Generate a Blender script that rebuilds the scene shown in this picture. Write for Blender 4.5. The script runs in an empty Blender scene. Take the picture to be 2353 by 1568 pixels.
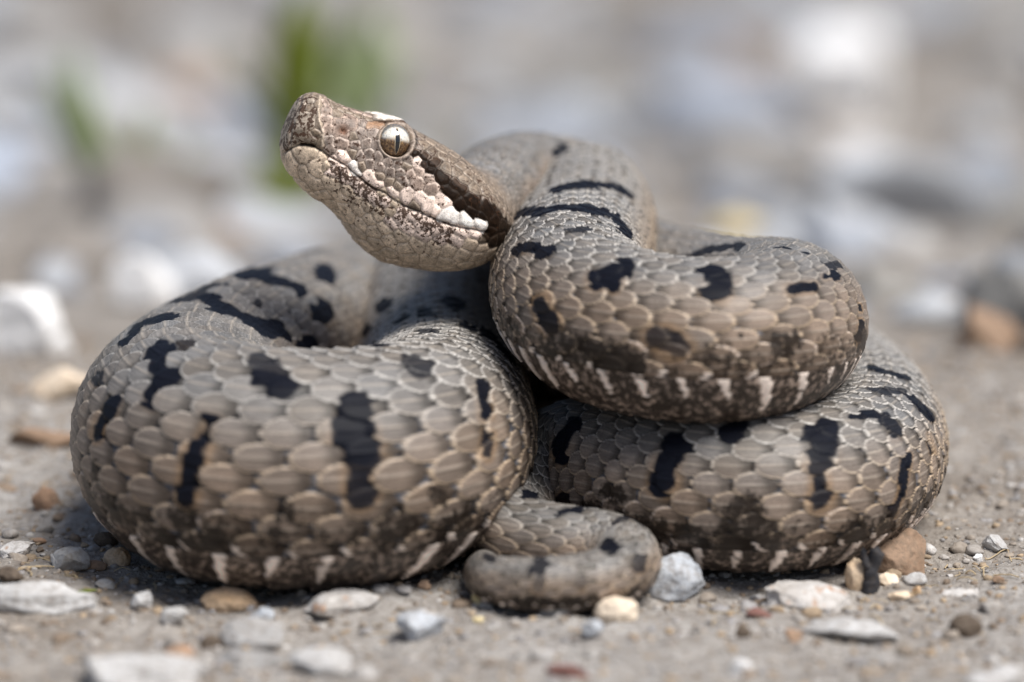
import bpy, math, random
import numpy as np

# ------------------------------------------------------------------ camera / world / light
MM = 0.001
R = math.radians
rng = np.random.default_rng(7)
random.seed(7)
sc = bpy.context.scene
COL = sc.collection

PITCH = R(13.0)
D0 = 461.0                       # focus distance (mm)
KPX = 130.0 / 2353.0             # mm per reference pixel in the focus plane
CX, CY = 1176.5, 784.0
F_ = np.array([0, math.cos(PITCH), -math.sin(PITCH)])
U_ = np.array([0, math.sin(PITCH), math.cos(PITCH)])
R_ = np.array([1.0, 0, 0])
CH = D0 * math.sin(PITCH) + 27.4 * math.cos(PITCH)
CAM = np.array([0, -(D0 * math.cos(PITCH) - 27.4 * math.sin(PITCH)), CH])

cd = bpy.data.cameras.new('camera')
cd.sensor_width = 36.0
cd.lens = 36.0 * D0 / 130.0
cd.clip_start = 0.01
cd.clip_end = 200
cd.dof.use_dof = True
cd.dof.focus_distance = (D0 + 1.5) * MM
cd.dof.aperture_fstop = 9.6
cam = bpy.data.objects.new('camera', cd)
cam.location = CAM * MM
cam.rotation_euler = (math.pi / 2 - PITCH, 0, 0)
COL.objects.link(cam)
sc.camera = cam

SUN_EL, SUN_AZ = R(62), R(128)    # azimuth measured from +Y (away) towards +X (right)
w = bpy.data.worlds.new('World'); sc.world = w; w.use_nodes = True
nt = w.node_tree
sky = nt.nodes.new('ShaderNodeTexSky')
sky.sky_type = 'NISHITA'; sky.sun_disc = False
sky.sun_elevation = SUN_EL; sky.sun_rotation = SUN_AZ
sky.air_density = 1.0; sky.dust_density = 3.0; sky.ozone_density = 1.0
bg = nt.nodes['Background']
bg.inputs['Strength'].default_value = 0.07
nt.links.new(sky.outputs[0], bg.inputs['Color'])

sl = bpy.data.lights.new('sun', 'SUN')
sl.energy = 3.6; sl.angle = R(32); sl.color = (1.0, 0.975, 0.935)
so = bpy.data.objects.new('sun', sl)
so.rotation_euler = (math.pi / 2 - SUN_EL, 0, math.pi - SUN_AZ)
COL.objects.link(so)

vs = sc.view_settings
vs.view_transform = 'Standard'; vs.look = 'None'; vs.gamma = 1.0
vs.use_curve_mapping = False
vs.exposure = 0.4
sc.cycles.max_bounces = 6
sc.cycles.use_denoising = True

# ------------------------------------------------------------------ helpers
def P(x, y, d):
    D = D0 + d; s = KPX * D / D0
    return CAM + F_ * D + R_ * ((x - CX) * s) + U_ * ((CY - y) * s)

def PXD(x, z, d):
    """image column x, world height z, camera depth d -> world point"""
    D = D0 + d; s = KPX * D / D0
    Y = CAM[1] + (D + (z - CAM[2]) * math.sin(PITCH)) / math.cos(PITCH)
    return np.array([(x - CX) * s, Y, z])

def PG(x, y, z=0.0):
    """image pixel on the plane at height z"""
    r = F_ * D0 + R_ * ((x - CX) * KPX) + U_ * ((CY - y) * KPX)
    t = (z - CAM[2]) / r[2]
    for _ in range(400):
        t = .9 * t + .1 * (z - float(slope_drop(CAM[1] + r[1] * t)) - CAM[2]) / r[2]
    return CAM + r * t, t        # point, scale factor relative to focus plane

def project(p):
    q = p - CAM
    D = q @ F_
    s = KPX * D / D0
    return CX + (q @ R_) / s, CY - (q @ U_) / s, D

def _h(ix, iy, iz, seed):
    with np.errstate(over='ignore'):
        h = (ix.astype(np.int64) * 374761393 + iy.astype(np.int64) * 668265263 + iz.astype(np.int64) * 2147483647 + seed * 1274126177)
        h = (h ^ (h >> 13)) * 1274126177
        h = h ^ (h >> 16)
    return (h & 0xffffff).astype(np.float64) / 0xffffff

def vnoise(p, scale=1.0, seed=0):
    q = p * scale
    i = np.floor(q).astype(np.int64); f = q - i
    f = f * f * (3 - 2 * f)
    r = 0
    for dx in (0, 1):
        for dy in (0, 1):
            for dz in (0, 1):
                wgt = (f[..., 0] if dx else 1 - f[..., 0]) * (f[..., 1] if dy else 1 - f[..., 1]) * (f[..., 2] if dz else 1 - f[..., 2])
                r = r + wgt * _h(i[..., 0] + dx, i[..., 1] + dy, i[..., 2] + dz, seed)
    return r * 2 - 1

def fbm(p, scale, oct=3, seed=0):
    a, r = 1.0, 0
    for k in range(oct):
        r = r + a * vnoise(p, scale, seed + k); scale *= 2.03; a *= 0.5
    return r

def sstep(a, b, x):
    t = np.clip((x - a) / (b - a), 0, 1)
    return t * t * (3 - 2 * t)

def mesh_obj(name, verts, faces, mat=None, parent=None, smooth=True, attrs=None, link=True):
    """verts in mm"""
    me = bpy.data.meshes.new(name)
    v = np.asarray(verts, dtype=np.float32) * MM
    f = np.asarray(faces, dtype=np.int32)
    n = f.shape[1]
    me.vertices.add(len(v)); me.vertices.foreach_set('co', v.ravel())
    me.loops.add(f.size); me.loops.foreach_set('vertex_index', f.ravel())
    me.polygons.add(len(f))
    me.polygons.foreach_set('loop_start', np.arange(0, f.size, n, dtype=np.int32))
    if smooth:
        me.polygons.foreach_set('use_smooth', np.ones(len(f), dtype=bool))
    me.update(calc_edges=True)
    for nm, (typ, arr) in (attrs or {}).items():
        a = me.attributes.new(nm, typ, 'POINT')
        if typ == 'FLOAT':
            a.data.foreach_set('value', np.asarray(arr, np.float32).ravel())
        elif typ == 'FLOAT_VECTOR':
            a.data.foreach_set('vector', np.asarray(arr, np.float32).ravel())
        else:
            c = np.ones((len(v), 4), np.float32); c[:, :3] = arr
            a.data.foreach_set('color', c.ravel())
    if mat: me.materials.append(mat)
    o = bpy.data.objects.new(name, me)
    if link: COL.objects.link(o)
    if parent: o.parent = parent
    return o

def tag(o, label=None, cat=None, group=None, kind=None):
    if label: o['label'] = label
    if cat: o['category'] = cat
    if group: o['group'] = group
    if kind: o['kind'] = kind
    return o

class Nodes:
    def __init__(s, name):
        s.m = bpy.data.materials.new(name); s.m.use_nodes = True
        s.t = s.m.node_tree; s.b = s.t.nodes['Principled BSDF']
    def n(s, typ, **kw):
        x = s.t.nodes.new(typ)
        for k, v in kw.items():
            if k.startswith('_'): setattr(x, k[1:], v)
            else: x.inputs[k.replace('__', ' ')].default_value = v
        return x
    def l(s, a, b): s.t.links.new(a, b)
    def attr(s, name): return s.n('ShaderNodeAttribute', _attribute_name=name)
    def mix(s, fac, a, b, mode='MIX'):
        x = s.n('ShaderNodeMix', _data_type='RGBA', _blend_type=mode)
        for sock, val in ((x.inputs[0], fac), (x.inputs[6], a), (x.inputs[7], b)):
            if isinstance(val, (int, float)): sock.default_value = val
            elif isinstance(val, tuple): sock.default_value = (*val, 1)
            else: s.l(val, sock)
        return x.outputs[2]
    def math(s, op, a, b=0.0, c=None, clamp=False):
        x = s.n('ShaderNodeMath', _operation=op, _use_clamp=clamp)
        for sock, val in zip(x.inputs, (a, b, c)):
            if val is None: continue
            if isinstance(val, (int, float)): sock.default_value = val
            else: s.l(val, sock)
        return x.outputs[0]
    def noise(s, vec, scale, detail=3, rough=0.55):
        x = s.n('ShaderNodeTexNoise', Scale=scale, Detail=detail, Roughness=rough)
        if vec is not None: s.l(vec, x.inputs['Vector'])
        return x.outputs['Fac']
    def ramp(s, fac, stops):
        x = s.n('ShaderNodeValToRGB'); el = x.color_ramp.elements
        while len(el) < len(stops): el.new(0.5)
        for e, (p, c) in zip(el, stops):
            e.position = p; e.color = (*c, 1) if isinstance(c, tuple) else (c, c, c, 1)
        s.l(fac, x.inputs[0]); return x.outputs[0]
    def bump(s, h, strength, dist):
        x = s.n('ShaderNodeBump', Strength=strength, Distance=dist)
        s.l(h, x.inputs['Height']); s.l(x.outputs[0], s.b.inputs['Normal'])
        return x

# ------------------------------------------------------------------ materials
def mat_ground():
    N = Nodes('dry_clay_soil')
    tc = N.n('ShaderNodeTexCoord').outputs['Object']
    big = N.noise(tc, 11, 3); mid = N.noise(tc, 90, 4); fine = N.noise(tc, 700, 3, .7)
    c = N.ramp(mid, [(.3, (.19, .165, .14)), (.52, (.31, .28, .245)), (.75, (.42, .40, .375))])
    c2 = N.ramp(big, [(.32, (.20, .17, .14)), (.5, (.33, .305, .28)), (.68, (.44, .435, .43))])
    c = N.mix(.55, c, c2)
    c = N.mix(N.ramp(fine, [(.35, .55), (.62, 0.)]), c, (.11, .085, .065))
    N.l(c, N.b.inputs['Base Color']); N.b.inputs['Roughness'].default_value = .9
    N.b.inputs['Specular IOR Level'].default_value = .25
    hsum = N.math('ADD', fine, N.math('MULTIPLY', mid, 1.2))
    N.bump(hsum, .9, .0009)
    return N.m

def mat_stone(name, c1, c2, dirt=.25, rough=.8, spots=None):
    N = Nodes(name)
    tc = N.n('ShaderNodeTexCoord').outputs['Object']
    oi = N.n('ShaderNodeObjectInfo')
    vm = N.n('ShaderNodeVectorMath', _operation='ADD'); N.l(tc, vm.inputs[0]); N.l(oi.outputs['Location'], vm.inputs[1])
    v = vm.outputs[0]
    a = N.noise(v, 220, 4); b = N.noise(v, 1100, 3, .7)
    c = N.mix(N.ramp(a, [(.35, 0.), (.65, 1.)]), c1, c2)
    c = N.mix(N.ramp(b, [(.36, dirt * 1.6), (.55, 0.)]), c, (.16, .12, .085))
    if spots:
        sp = N.noise(v, 420, 2)
        c = N.mix(N.ramp(sp, [(.60, 0.), (.68, .8)]), c, spots)
    N.l(c, N.b.inputs['Base Color']); N.b.inputs['Roughness'].default_value = rough
    N.b.inputs['Specular IOR Level'].default_value = .35
    N.bump(N.math('ADD', a, N.math('MULTIPLY', b, .5)), .7, .0006)
    return N.m

STONE = {
    'white':  mat_stone('white_limestone', (.56, .555, .55), (.42, .41, .40), .3),
    'bright': mat_stone('bright_chalk', (.82, .815, .81), (.74, .73, .72), .05),
    'blue':   mat_stone('blue_grey_limestone', (.40, .43, .47), (.54, .56, .59), .3),
    'grey':   mat_stone('grey_limestone', (.30, .295, .29), (.42, .41, .40), .3),
    'tan':    mat_stone('tan_sandstone', (.62, .40, .22), (.70, .54, .38), .2),
    'cream':  mat_stone('cream_pebble', (.74, .58, .42), (.80, .68, .54), .12),
    'pale':   mat_stone('pale_chalk', (.92, .915, .91), (.88, .87, .86), .02),  # near-white chalk, palest of the set
    'brown':  mat_stone('brown_stone', (.24, .155, .10), (.33, .225, .155), .35),
    'rust':   mat_stone('rust_brown_stone', (.36, .22, .14), (.42, .29, .20), .25),
    'dark':   mat_stone('dark_clod', (.075, .055, .04), (.13, .10, .075), .3),
    'red':    mat_stone('dark_red_chip', (.17, .075, .065), (.24, .12, .10), .2),
    'yellow': mat_stone('yellow_chip', (.66, .52, .26), (.74, .64, .42), .15),
    'slab':   mat_stone('weathered_slab', (.46, .43, .40), (.62, .60, .58), .25, spots=(.40, .24, .15)),
    'black':  mat_stone('charred_wood', (.022, .022, .026), (.04, .04, .045), .1),
}

def mat_gravel():
    N = Nodes('mixed_grit')
    a = N.attr('Col')
    tc = N.n('ShaderNodeTexCoord').outputs['Object']
    b = N.noise(tc, 900, 3, .7)
    c = N.mix(N.ramp(b, [(.36, .45), (.58, 0.)]), a.outputs['Color'], (.14, .105, .075))
    N.l(c, N.b.inputs['Base Color']); N.b.inputs['Roughness'].default_value = .85
    N.bump(b, .5, .0004)
    return N.m

def mat_leaf(name, c1, c2):
    N = Nodes(name)
    tc = N.n('ShaderNodeTexCoord').outputs['Object']
    c = N.mix(N.noise(tc, 120, 2), c1, c2)
    N.l(c, N.b.inputs['Base Color']); N.b.inputs['Roughness'].default_value = .5
    tr = N.n('ShaderNodeBsdfTranslucent'); N.l(c, tr.inputs[0])
    mx = N.n('ShaderNodeMixShader'); mx.inputs[0].default_value = .4
    N.l(N.b.outputs[0], mx.inputs[1]); N.l(tr.outputs[0], mx.inputs[2])
    out = [x for x in N.t.nodes if x.type == 'OUTPUT_MATERIAL'][0]
    N.l(mx.outputs[0], out.inputs[0])
    return N.m

def mat_snake():
    N = Nodes('keeled_scales')
    col = N.attr('Col').outputs['Color']
    mott = N.attr('mott').outputs['Fac']       # dark mottling of flanks and belly
    speck = N.attr('speck').outputs['Fac']     # fine brown pepper on the head
    suv = N.attr('suv').outputs['Vector']
    tc = N.n('ShaderNodeTexCoord').outputs['Object']
    # fine striae along each scale
    st = N.noise(suv, 1.0, 3, .6)
    gr = N.noise(tc, 5200, 2, .7)
    k = N.math('MULTIPLY', N.math('MULTIPLY_ADD', st, 1.9, .05), N.math('MULTIPLY_ADD', gr, 1.5, .25))
    sc_ = N.n('ShaderNodeVectorMath', _operation='SCALE'); N.l(col, sc_.inputs[0]); N.l(k, sc_.inputs['Scale'])
    c = sc_.outputs[0]
    m1 = N.noise(tc, 1050, 5, .74)
    thr = N.math('SUBTRACT', .79, N.math('MULTIPLY', mott, .50))
    dk = N.math('MULTIPLY', N.math('SUBTRACT', m1, thr), 11.0, clamp=True)
    c = N.mix(N.math('MULTIPLY', dk, .93), c, (.016, .011, .008))
    s1 = N.noise(tc, 1900, 3, .65)
    s2 = N.noise(tc, 420, 2, .5)
    thr2 = N.math('SUBTRACT', .69, N.math('MULTIPLY', speck, N.math('ADD', .10, N.math('MULTIPLY', s2, .36))))
    sk = N.math('MULTIPLY', N.math('SUBTRACT', s1, thr2), 14.0, clamp=True)
    c = N.mix(N.math('MULTIPLY', sk, .93), c, (.055, .026, .014))
    N.l(c, N.b.inputs['Base Color'])
    N.b.inputs['Roughness'].default_value = .42
    bw = N.n('ShaderNodeRGBToBW'); N.l(col, bw.inputs[0])
    N.l(N.math('MINIMUM', N.math('MULTIPLY_ADD', bw.outputs[0], 1.6, .05), .26), N.b.inputs['Specular IOR Level'])
    h = N.math('ADD', N.math('MULTIPLY', st, .7), N.math('MULTIPLY', gr, .5))
    N.bump(h, .35, .00012)
    return N.m

def mat_eye():
    N = Nodes('golden_iris_sky_reflection')
    tc = N.n('ShaderNodeTexCoord').outputs['Object']
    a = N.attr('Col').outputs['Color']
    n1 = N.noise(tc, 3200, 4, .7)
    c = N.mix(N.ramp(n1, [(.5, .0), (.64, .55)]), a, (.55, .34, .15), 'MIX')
    c = N.mix(N.ramp(n1, [(.36, .6), (.46, 0.)]), c, (.04, .016, .006))
    N.l(c, N.b.inputs['Base Color'])
    N.b.inputs['Metallic'].default_value = .12
    N.b.inputs['Roughness'].default_value = .22
    N.b.inputs['Coat Weight'].default_value = 1.0
    N.b.inputs['Coat Roughness'].default_value = .02
    return N.m

def mat_plain(name, c, rough=.5, coat=0.0):
    N = Nodes(name)
    tc = N.n('ShaderNodeTexCoord').outputs['Object']
    cc = N.mix(N.noise(tc, 900, 2), c, tuple(x * .8 for x in c))
    N.l(cc, N.b.inputs['Base Color']); N.b.inputs['Roughness'].default_value = rough
    N.b.inputs['Coat Weight'].default_value = coat
    N.b.inputs['Coat Roughness'].default_value = .03
    return N.m

# ------------------------------------------------------------------ ground
def axis(lo, hi, step, far):
    a = list(np.arange(lo, hi + step * .5, step))
    s = step
    x = a[-1]
    while x < far:
        s *= 1.09; x += s; a.append(x)
    s = step; x = a[0]; left = []
    while x > -far:
        s *= 1.09; x -= s; left.append(x)
    return np.array(left[::-1] + a)

def slope_drop(y):
    t = np.clip((y - 70) / 60., 0, 1)
    yy = np.minimum(y, 6000)
    return .121 * np.where(y < 70, 0, np.where(t < 1, 30 * t * t, yy - 100))

def ground_z(p):
    """height in mm of the soil at points (…,2)"""
    q = np.concatenate([p, np.zeros(p.shape[:-1] + (1,))], -1)
    z = fbm(q, 1 / 16., 4, 11) * .85 + fbm(q, 1 / 3.2, 3, 31) * .42
    z = z - slope_drop(p[..., 1])
    z = z + fbm(q, 1 / 300., 3, 71) * 9 * sstep(130, 900, np.linalg.norm(p, axis=-1))
    return z - .5

def build_ground():
    xs = axis(-85, 85, .8, 40000); ys = axis(-62, 70, .8, 40000)
    X, Y = np.meshgrid(xs, ys)
    p = np.stack([X, Y], -1)
    Z = ground_z(p)
    v = np.stack([X, Y, Z], -1).reshape(-1, 3)
    nx, ny = len(xs), len(ys)
    i = np.arange(ny - 1)[:, None] * nx + np.arange(nx - 1)[None]
    f = np.stack([i, i + 1, i + nx + 1, i + nx], -1).reshape(-1, 4)
    return tag(mesh_obj('ground', v, f, mat_ground()), kind='structure')
ground = build_ground()

# ------------------------------------------------------------------ the viper
# control points: (image column, height, depth, radius, scale length, roll deg, segment)
CTRL = [
 (1120, 39.5, 27, 6.0, 2.60, 0, 'N'), (1175, 39.2, 40, 6.3, 2.70, 0, 'N'), (1245, 36.8, 51, 7.2, 2.80, 0, 'N'),
 (1312, 34.7, 52, 8.6, 2.67, 0, 'B'), (1340, 33.6, 42, 9.6, 2.76, 0, 'B'), (1330, 32.4, 28, 10.0, 2.76, 0, 'B'), (1312, 32.0, 13, 10.2, 2.94, 0, 'B'),
 (1322, 31.2, 2, 10.2, 2.84, -8, 'C'), (1390, 30.1, -6, 10.2, 2.92, -13, 'C'), (1500, 29.4, -10, 10.2, 2.92, -15, 'C'), (1620, 29.0, -11, 10.2, 2.92, -15, 'C'),
 (1730, 28.8, -8.5, 10.2, 2.92, -15, 'C'), (1800, 28.2, 1, 10.2, 2.92, -10, 'C'), (1790, 26.6, 13, 10.3, 3.15, 0, 'K'), (1690, 24.2, 25, 10.5, 3.24, 0, 'K'),
 (1520, 22.5, 40, 11, 3.42, 0, 'K'), (1370, 22.5, 56, 11.2, 3.51, 0, 'K'), (1230, 24.5, 66, 11.4, 3.60, 0, 'K'), (1110, 24.5, 66, 11.0, 3.60, 0, 'K'),
 (1030, 20.5, 56, 10.7, 3.60, 0, 'K'), (1000, 16.5, 42, 10.8, 3.44, 0, 'F'), (1005, 14.6, 28, 11.2, 3.53, 0, 'F'), (1008, 14.0, 14, 12.2, 3.61, 0, 'F'),
 (988, 14, 2, 13.4, 3.52, 0, 'E'), (930, 14, -7, 14.2, 3.60, 0, 'E'), (830, 14, -12, 14.6, 3.60, 0, 'E'), (700, 14, -13.5, 14.8, 3.60, 0, 'E'),
 (570, 14, -12, 14.8, 3.60, 0, 'E'), (470, 14, -6, 14.7, 3.60, 0, 'E'), (432, 14, 5, 14.5, 3.52, 0, 'E'), (478, 13.8, 20, 14.1, 3.61, 0, 'L'),
 (567, 15.0, 30.5, 13.5, 3.53, 0, 'L'), (672, 15.0, 45, 12.6, 3.53, 0, 'L'), (790, 13.5, 64, 12.2, 3.69, 0, 'H'), (920, 11.4, 82, 11.7, 3.69, 0, 'H'),
 (1100, 10.8, 85, 11.2, 3.69, 0, 'H'), (1320, 10.4, 80, 10.8, 3.69, 0, 'H'), (1540, 10, 73, 10.5, 3.69, 0, 'H'), (1740, 9.8, 65, 10.3, 3.69, 0, 'H'),
 (1880, 9.8, 50, 10.2, 3.20, 0, 'D'), (1965, 9.8, 32, 10.2, 3.20, 0, 'D'), (1995, 9.8, 16, 10.2, 3.12, 0, 'D'), (1960, 9.8, 3, 10.2, 3.12, 0, 'D'),
 (1860, 9.8, -5, 10.2, 3.12, 0, 'D'), (1720, 9.7, -7.5, 10.0, 3.12, 0, 'D'), (1570, 9.5, -4, 9.8, 3.12, 0, 'D'), (1430, 9.3, 3, 9.5, 3.04, 0, 'D'),
 (1310, 8.6, 9, 8.6, 2.81, 0, 'D'), (1220, 7.0, 8, 7.1, 3.40, 0, 'G'),
 (1170, 5.5, -1, 5.8, 3.20, 0, 'G'), (1195, 4.9, -9, 5.2, 3.00, 0, 'G'), (1290, 4.7, -11.5, 4.9, 2.90, 0, 'G'), (1380, 4.5, -12, 4.6, 2.80, 0, 'G'),
 (1440, 4.2, -15.5, 4.3, 2.70, 0, 'G'), (1400, 3.7, -22, 3.8, 2.60, 0, 'G'), (1310, 3.5, -24, 3.55, 2.50, 0, 'G'), (1200, 3.3, -23.5, 3.3, 2.40, 0, 'G'),
 (1135, 3.0, -20.5, 2.95, 2.30, 0, 'G'), (1112, 2.5, -15, 2.4, 2.20, 0, 'G'), (1122, 1.8, -8, 1.6, 2.00, 0, 'G'), (1150, 1.4, -1, 0.8, 1.80, 0, 'G'),
]
CR = KPX * 0.2931                # mm per unit of the head drawing
PHI, PSI = R(25), R(20)
HO = P(648.4, 348.0, 4.6)        # lip, front of the mouth
ea0 = math.cos(PHI) * R_ - math.sin(PHI) * U_
EP = math.sin(PHI) * R_ + math.cos(PHI) * U_
el0 = -F_
EA = math.cos(PSI) * ea0 - math.sin(PSI) * el0      # backwards along the head
EL = math.cos(PSI) * el0 + math.sin(PSI) * ea0      # towards the near side
PC = 120 * CR
# head stations: A, top, bottom (drawing units, P axis), half width mm, n_up, n_down
HST = np.array([
 (-62, 300, 296, .02, 2, 2), (-60, 345, 250, .9, 2.1, 2), (-54, 405, 170, 1.7, 2.3, 2), (-40, 450, 90, 2.35, 2.4, 2), (-20, 483, 20, 2.75, 2.5, 2),
 (0, 508, -20, 3.05, 2.5, 2), (40, 528, -66, 3.5, 2.5, 2), (105, 540, -118, 4.0, 2.5, 2), (200, 528, -165, 4.55, 2.5, 2), (300, 532, -205, 5.0, 2.6, 2.0),
 (400, 548, -228, 5.5, 2.7, 2.0), (500, 560, -232, 6.0, 2.8, 2.0), (620, 602, -268, 6.7, 3.2, 2.0), (740, 626, -328, 7.3, 3.2, 2), (850, 606, -392, 7.9, 2.7, 2),
 (980, 600, -432, 8.8, 2.5, 2), (1120, 596, -455, 9.7, 2.4, 2.), (1260, 588, -425, 10.4, 2.3, 2.), (1400, 566, -370, 10.7, 2.2, 2.1), (1520, 535, -310, 10.2, 2.1, 2.1),
 (1640, 500, -260, 9.0, 2.05, 2.05), (1760, 472, -230, 7.6, 2, 2)], float)
A_END = 1500.0

def catmull(pts, sub=24):
    pts = np.asarray(pts, float); n = len(pts)
    out = []
    d = np.maximum(np.linalg.norm(np.diff(pts[:, :3], axis=0), axis=1), 1e-3) ** .5
    for i in range(n - 1):
        p1, p2 = pts[i], pts[i + 1]
        p0 = pts[i - 1] if i else 2 * p1 - p2
        p3 = pts[i + 2] if i + 2 < n else 2 * p2 - p1
        t0, t1, t2 = (d[i - 1] if i else d[i]), d[i], (d[i + 1] if i + 2 < n else d[i])
        m1 = ((p1 - p0) / t0 - (p2 - p0) / (t0 + t1) + (p2 - p1) / t1) * t1
        m2 = ((p2 - p1) / t1 - (p3 - p1) / (t1 + t2) + (p3 - p2) / t2) * t1
        u = np.linspace(0, 1, sub, endpoint=False)[:, None]
        out.append((2*u**3-3*u**2+1)*p1 + (u**3-2*u**2+u)*m1 + (-2*u**3+3*u**2)*p2 + (u**3-u**2)*m2)
    out.append(pts[-1:])
    return np.concatenate(out)

NT = 480
def build_snake():
    # ---- centre line: straight through the head, then the control points
    head_pts = [HO + EA * (a * CR) + EP * PC for a in (-62, 200, 500, 800, 1100, 1300, A_END)]
    body = [PXD(c[0], c[1], c[2]) for c in CTRL]
    nh = len(head_pts)
    segs = sorted(set(c[6] for c in CTRL))
    seg_id = {s: i for i, s in enumerate(segs)}
    pts = []
    for p in head_pts: pts.append([*p, 0, 2.4, 0])
    for p, c in zip(body, CTRL): pts.append([*p, c[3], c[4], c[5]])
    raw = catmull(np.array(pts), 24)
    seg_raw = np.concatenate([np.full(24 * nh, -1)] + [np.full(24, seg_id[c[6]]) for c in CTRL])[:len(raw)]
    seg_raw = np.roll(seg_raw, -0)
    s_raw = np.concatenate([[0], np.cumsum(np.linalg.norm(np.diff(raw[:, :3], axis=0), axis=1))])
    # resample
    total = s_raw[-1]
    ss = [0.0]
    hidden = {seg_id['K']: .5, seg_id['H']: .9}
    headlen = (A_END + 62) * CR
    while ss[-1] < total:
        s = ss[-1]
        if s < 2.0: st = .03 + .035 * s
        elif s < headlen + 6: st = .095
        else:
            g = seg_raw[min(np.searchsorted(s_raw, s), len(seg_raw) - 1)]
            st = hidden.get(int(g), .25)
            if g == seg_id['G']: st = .16
        ss.append(s + st)
    ss[-1] = total
    ss = np.array(ss)
    C = np.stack([np.interp(ss, s_raw, raw[:, k]) for k in range(6)], -1)
    seg = seg_raw[np.clip(np.searchsorted(s_raw, ss, side='right') - 1, 0, len(seg_raw) - 1)]
    # even fine resample for smooth centre line and tangents
    se = np.arange(0, total + .25, .25)
    ce = np.stack([np.interp(se, s_raw, raw[:, k]) for k in range(3)], -1)
    def gsm(a, sig):
        k = np.arange(-int(3 * sig / .25), int(3 * sig / .25) + 1) * .25
        g = np.exp(-.5 * (k / sig) ** 2); g /= g.sum()
        pad = len(k) // 2
        ext = np.concatenate([2 * a[:1] - a[pad:0:-1], a, 2 * a[-1:] - a[-2:-pad - 2:-1]])
        return np.stack([np.convolve(ext[:, j], g, 'valid') for j in range(a.shape[1])], -1)
    ce_s = gsm(ce, 1.2)
    te = np.gradient(gsm(ce, 4.0), axis=0)
    te2 = np.gradient(gsm(ce, 2.0), axis=0)
    te /= np.linalg.norm(te, axis=1, keepdims=True); te2 /= np.linalg.norm(te2, axis=1, keepdims=True)
    tailw = sstep(total - 95, total - 70, se)[:, None]
    te = te * (1 - tailw) + te2 * tailw
    cen = np.stack([np.interp(ss, se, ce_s[:, k]) for k in range(3)], -1)
    T = np.stack([np.interp(ss, se, te[:, k]) for k in range(3)], -1)
    hw = 1 - sstep(headlen - 5, headlen + 2, ss)            # 1 inside the head
    straight = HO + EP * PC + EA[None] * (ss[:, None] - 62 * CR)
    cen = np.where(ss[:, None] < headlen - 6, straight, cen)
    T = np.where(ss[:, None] < headlen - 6, EA[None], T)
    blend = sstep(headlen - 9, headlen - 3, ss)[:, None]
    cen = np.where(ss[:, None] < headlen - 3, straight * (1 - blend) + cen * blend, cen)
    T /= np.linalg.norm(T, axis=1, keepdims=True)
    upw = sstep(headlen, headlen + 28, ss)[:, None]
    upv = EP[None] * (1 - upw) + np.array([0, 0, 1.0])[None] * upw
    U = upv - (upv * T).sum(1, keepdims=True) * T
    U /= np.linalg.norm(U, axis=1, keepdims=True)
    S = np.cross(T, U)
    roll = np.radians(C[:, 5])[:, None]
    U, S = U * np.cos(roll) + S * np.sin(roll), S * np.cos(roll) - U * np.sin(roll)
    # ---- cross sections
    A = ss / CR - 62
    r = np.maximum(C[:, 3], .05)
    bodyw = sstep(headlen - 1.0, headlen + 12, ss)
    r0 = CTRL[0][3]
    rr = np.where(ss < headlen + 12, np.maximum(r, r0), r)
    tipw = np.clip((total - ss) / .9, 0, 1)
    rr = rr * np.sqrt(np.clip(1 - (1 - tipw) ** 2, 1e-4, 1))
    hi = lambda k: np.interp(A, HST[:, 0], HST[:, k])
    top = hi(1) * CR - PC; bot = hi(2) * CR - PC
    top = top * (1 - bodyw) + rr * bodyw
    bot = bot * (1 - bodyw) - rr * .97 * bodyw
    wid = hi(3) * (1 - bodyw) + rr * bodyw
    nu = hi(4) * (1 - bodyw) + 2 * bodyw; nd = hi(5) * (1 - bodyw) + 2.0 * bodyw
    mid = np.interp(A, [-62, 0, 300, 900, 1500], [300, 240, 190, 160, 140]) * CR - PC   # height of greatest width
    mid = mid * (1 - bodyw)
    mid = np.clip(mid, bot + .02, top - .02)
    # even-arc ring parameter
    M = 721
    th = np.linspace(0, math.pi, M)
    half = []
    n = len(ss)
    tt = np.linspace(0, 1, NT // 2 + 1)
    L2 = np.empty((n, NT // 2 + 1)); P2 = np.empty_like(L2)
    ct, st_ = np.cos(th), np.sin(th)
    upm = ct >= 0
    for i in range(n):
        e = np.where(upm, 2 / nu[i], 2 / nd[i])
        l = wid[i] * np.abs(st_) ** e
        p = np.where(upm, mid[i] + (top[i] - mid[i]) * np.abs(ct) ** e, mid[i] + (bot[i] - mid[i]) * np.abs(ct) ** e)
        a = np.concatenate([[0], np.cumsum(np.hypot(np.diff(l), np.diff(p)))])
        a /= max(a[-1], 1e-9)
        L2[i] = np.interp(tt, a, l); P2[i] = np.interp(tt, a, p)
    Lf = np.concatenate([L2, -L2[:, -2:0:-1]], 1)           # j=0 top, NT/2 bottom, then far side back up
    Pf = np.concatenate([P2, P2[:, -2:0:-1]], 1)
    near_sign = 1.0 if (S[5] @ EL) > 0 else -1.0
    SS = S * near_sign
    base = cen[:, None] + Lf[..., None] * SS[:, None] + Pf[..., None] * U[:, None]
    # belly rests on the ground
    inb = ss > headlen + 10
    z = base[..., 2]
    base[..., 2] = np.where(inb[:, None] & (z < 1.2), .25 + np.maximum(z + 1.0, 0) * .45, z)
    # normals
    gs = np.gradient(base, axis=0)
    gt = np.roll(base, -1, 1) - np.roll(base, 1, 1)
    nrm = np.cross(gs, gt) * near_sign
    radial = (Lf[..., None] * SS[:, None] + Pf[..., None] * U[:, None])
    radial /= np.maximum(np.linalg.norm(radial, axis=-1, keepdims=True), 1e-6)
    sgn = np.sign((nrm * radial).sum(-1, keepdims=True))
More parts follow.
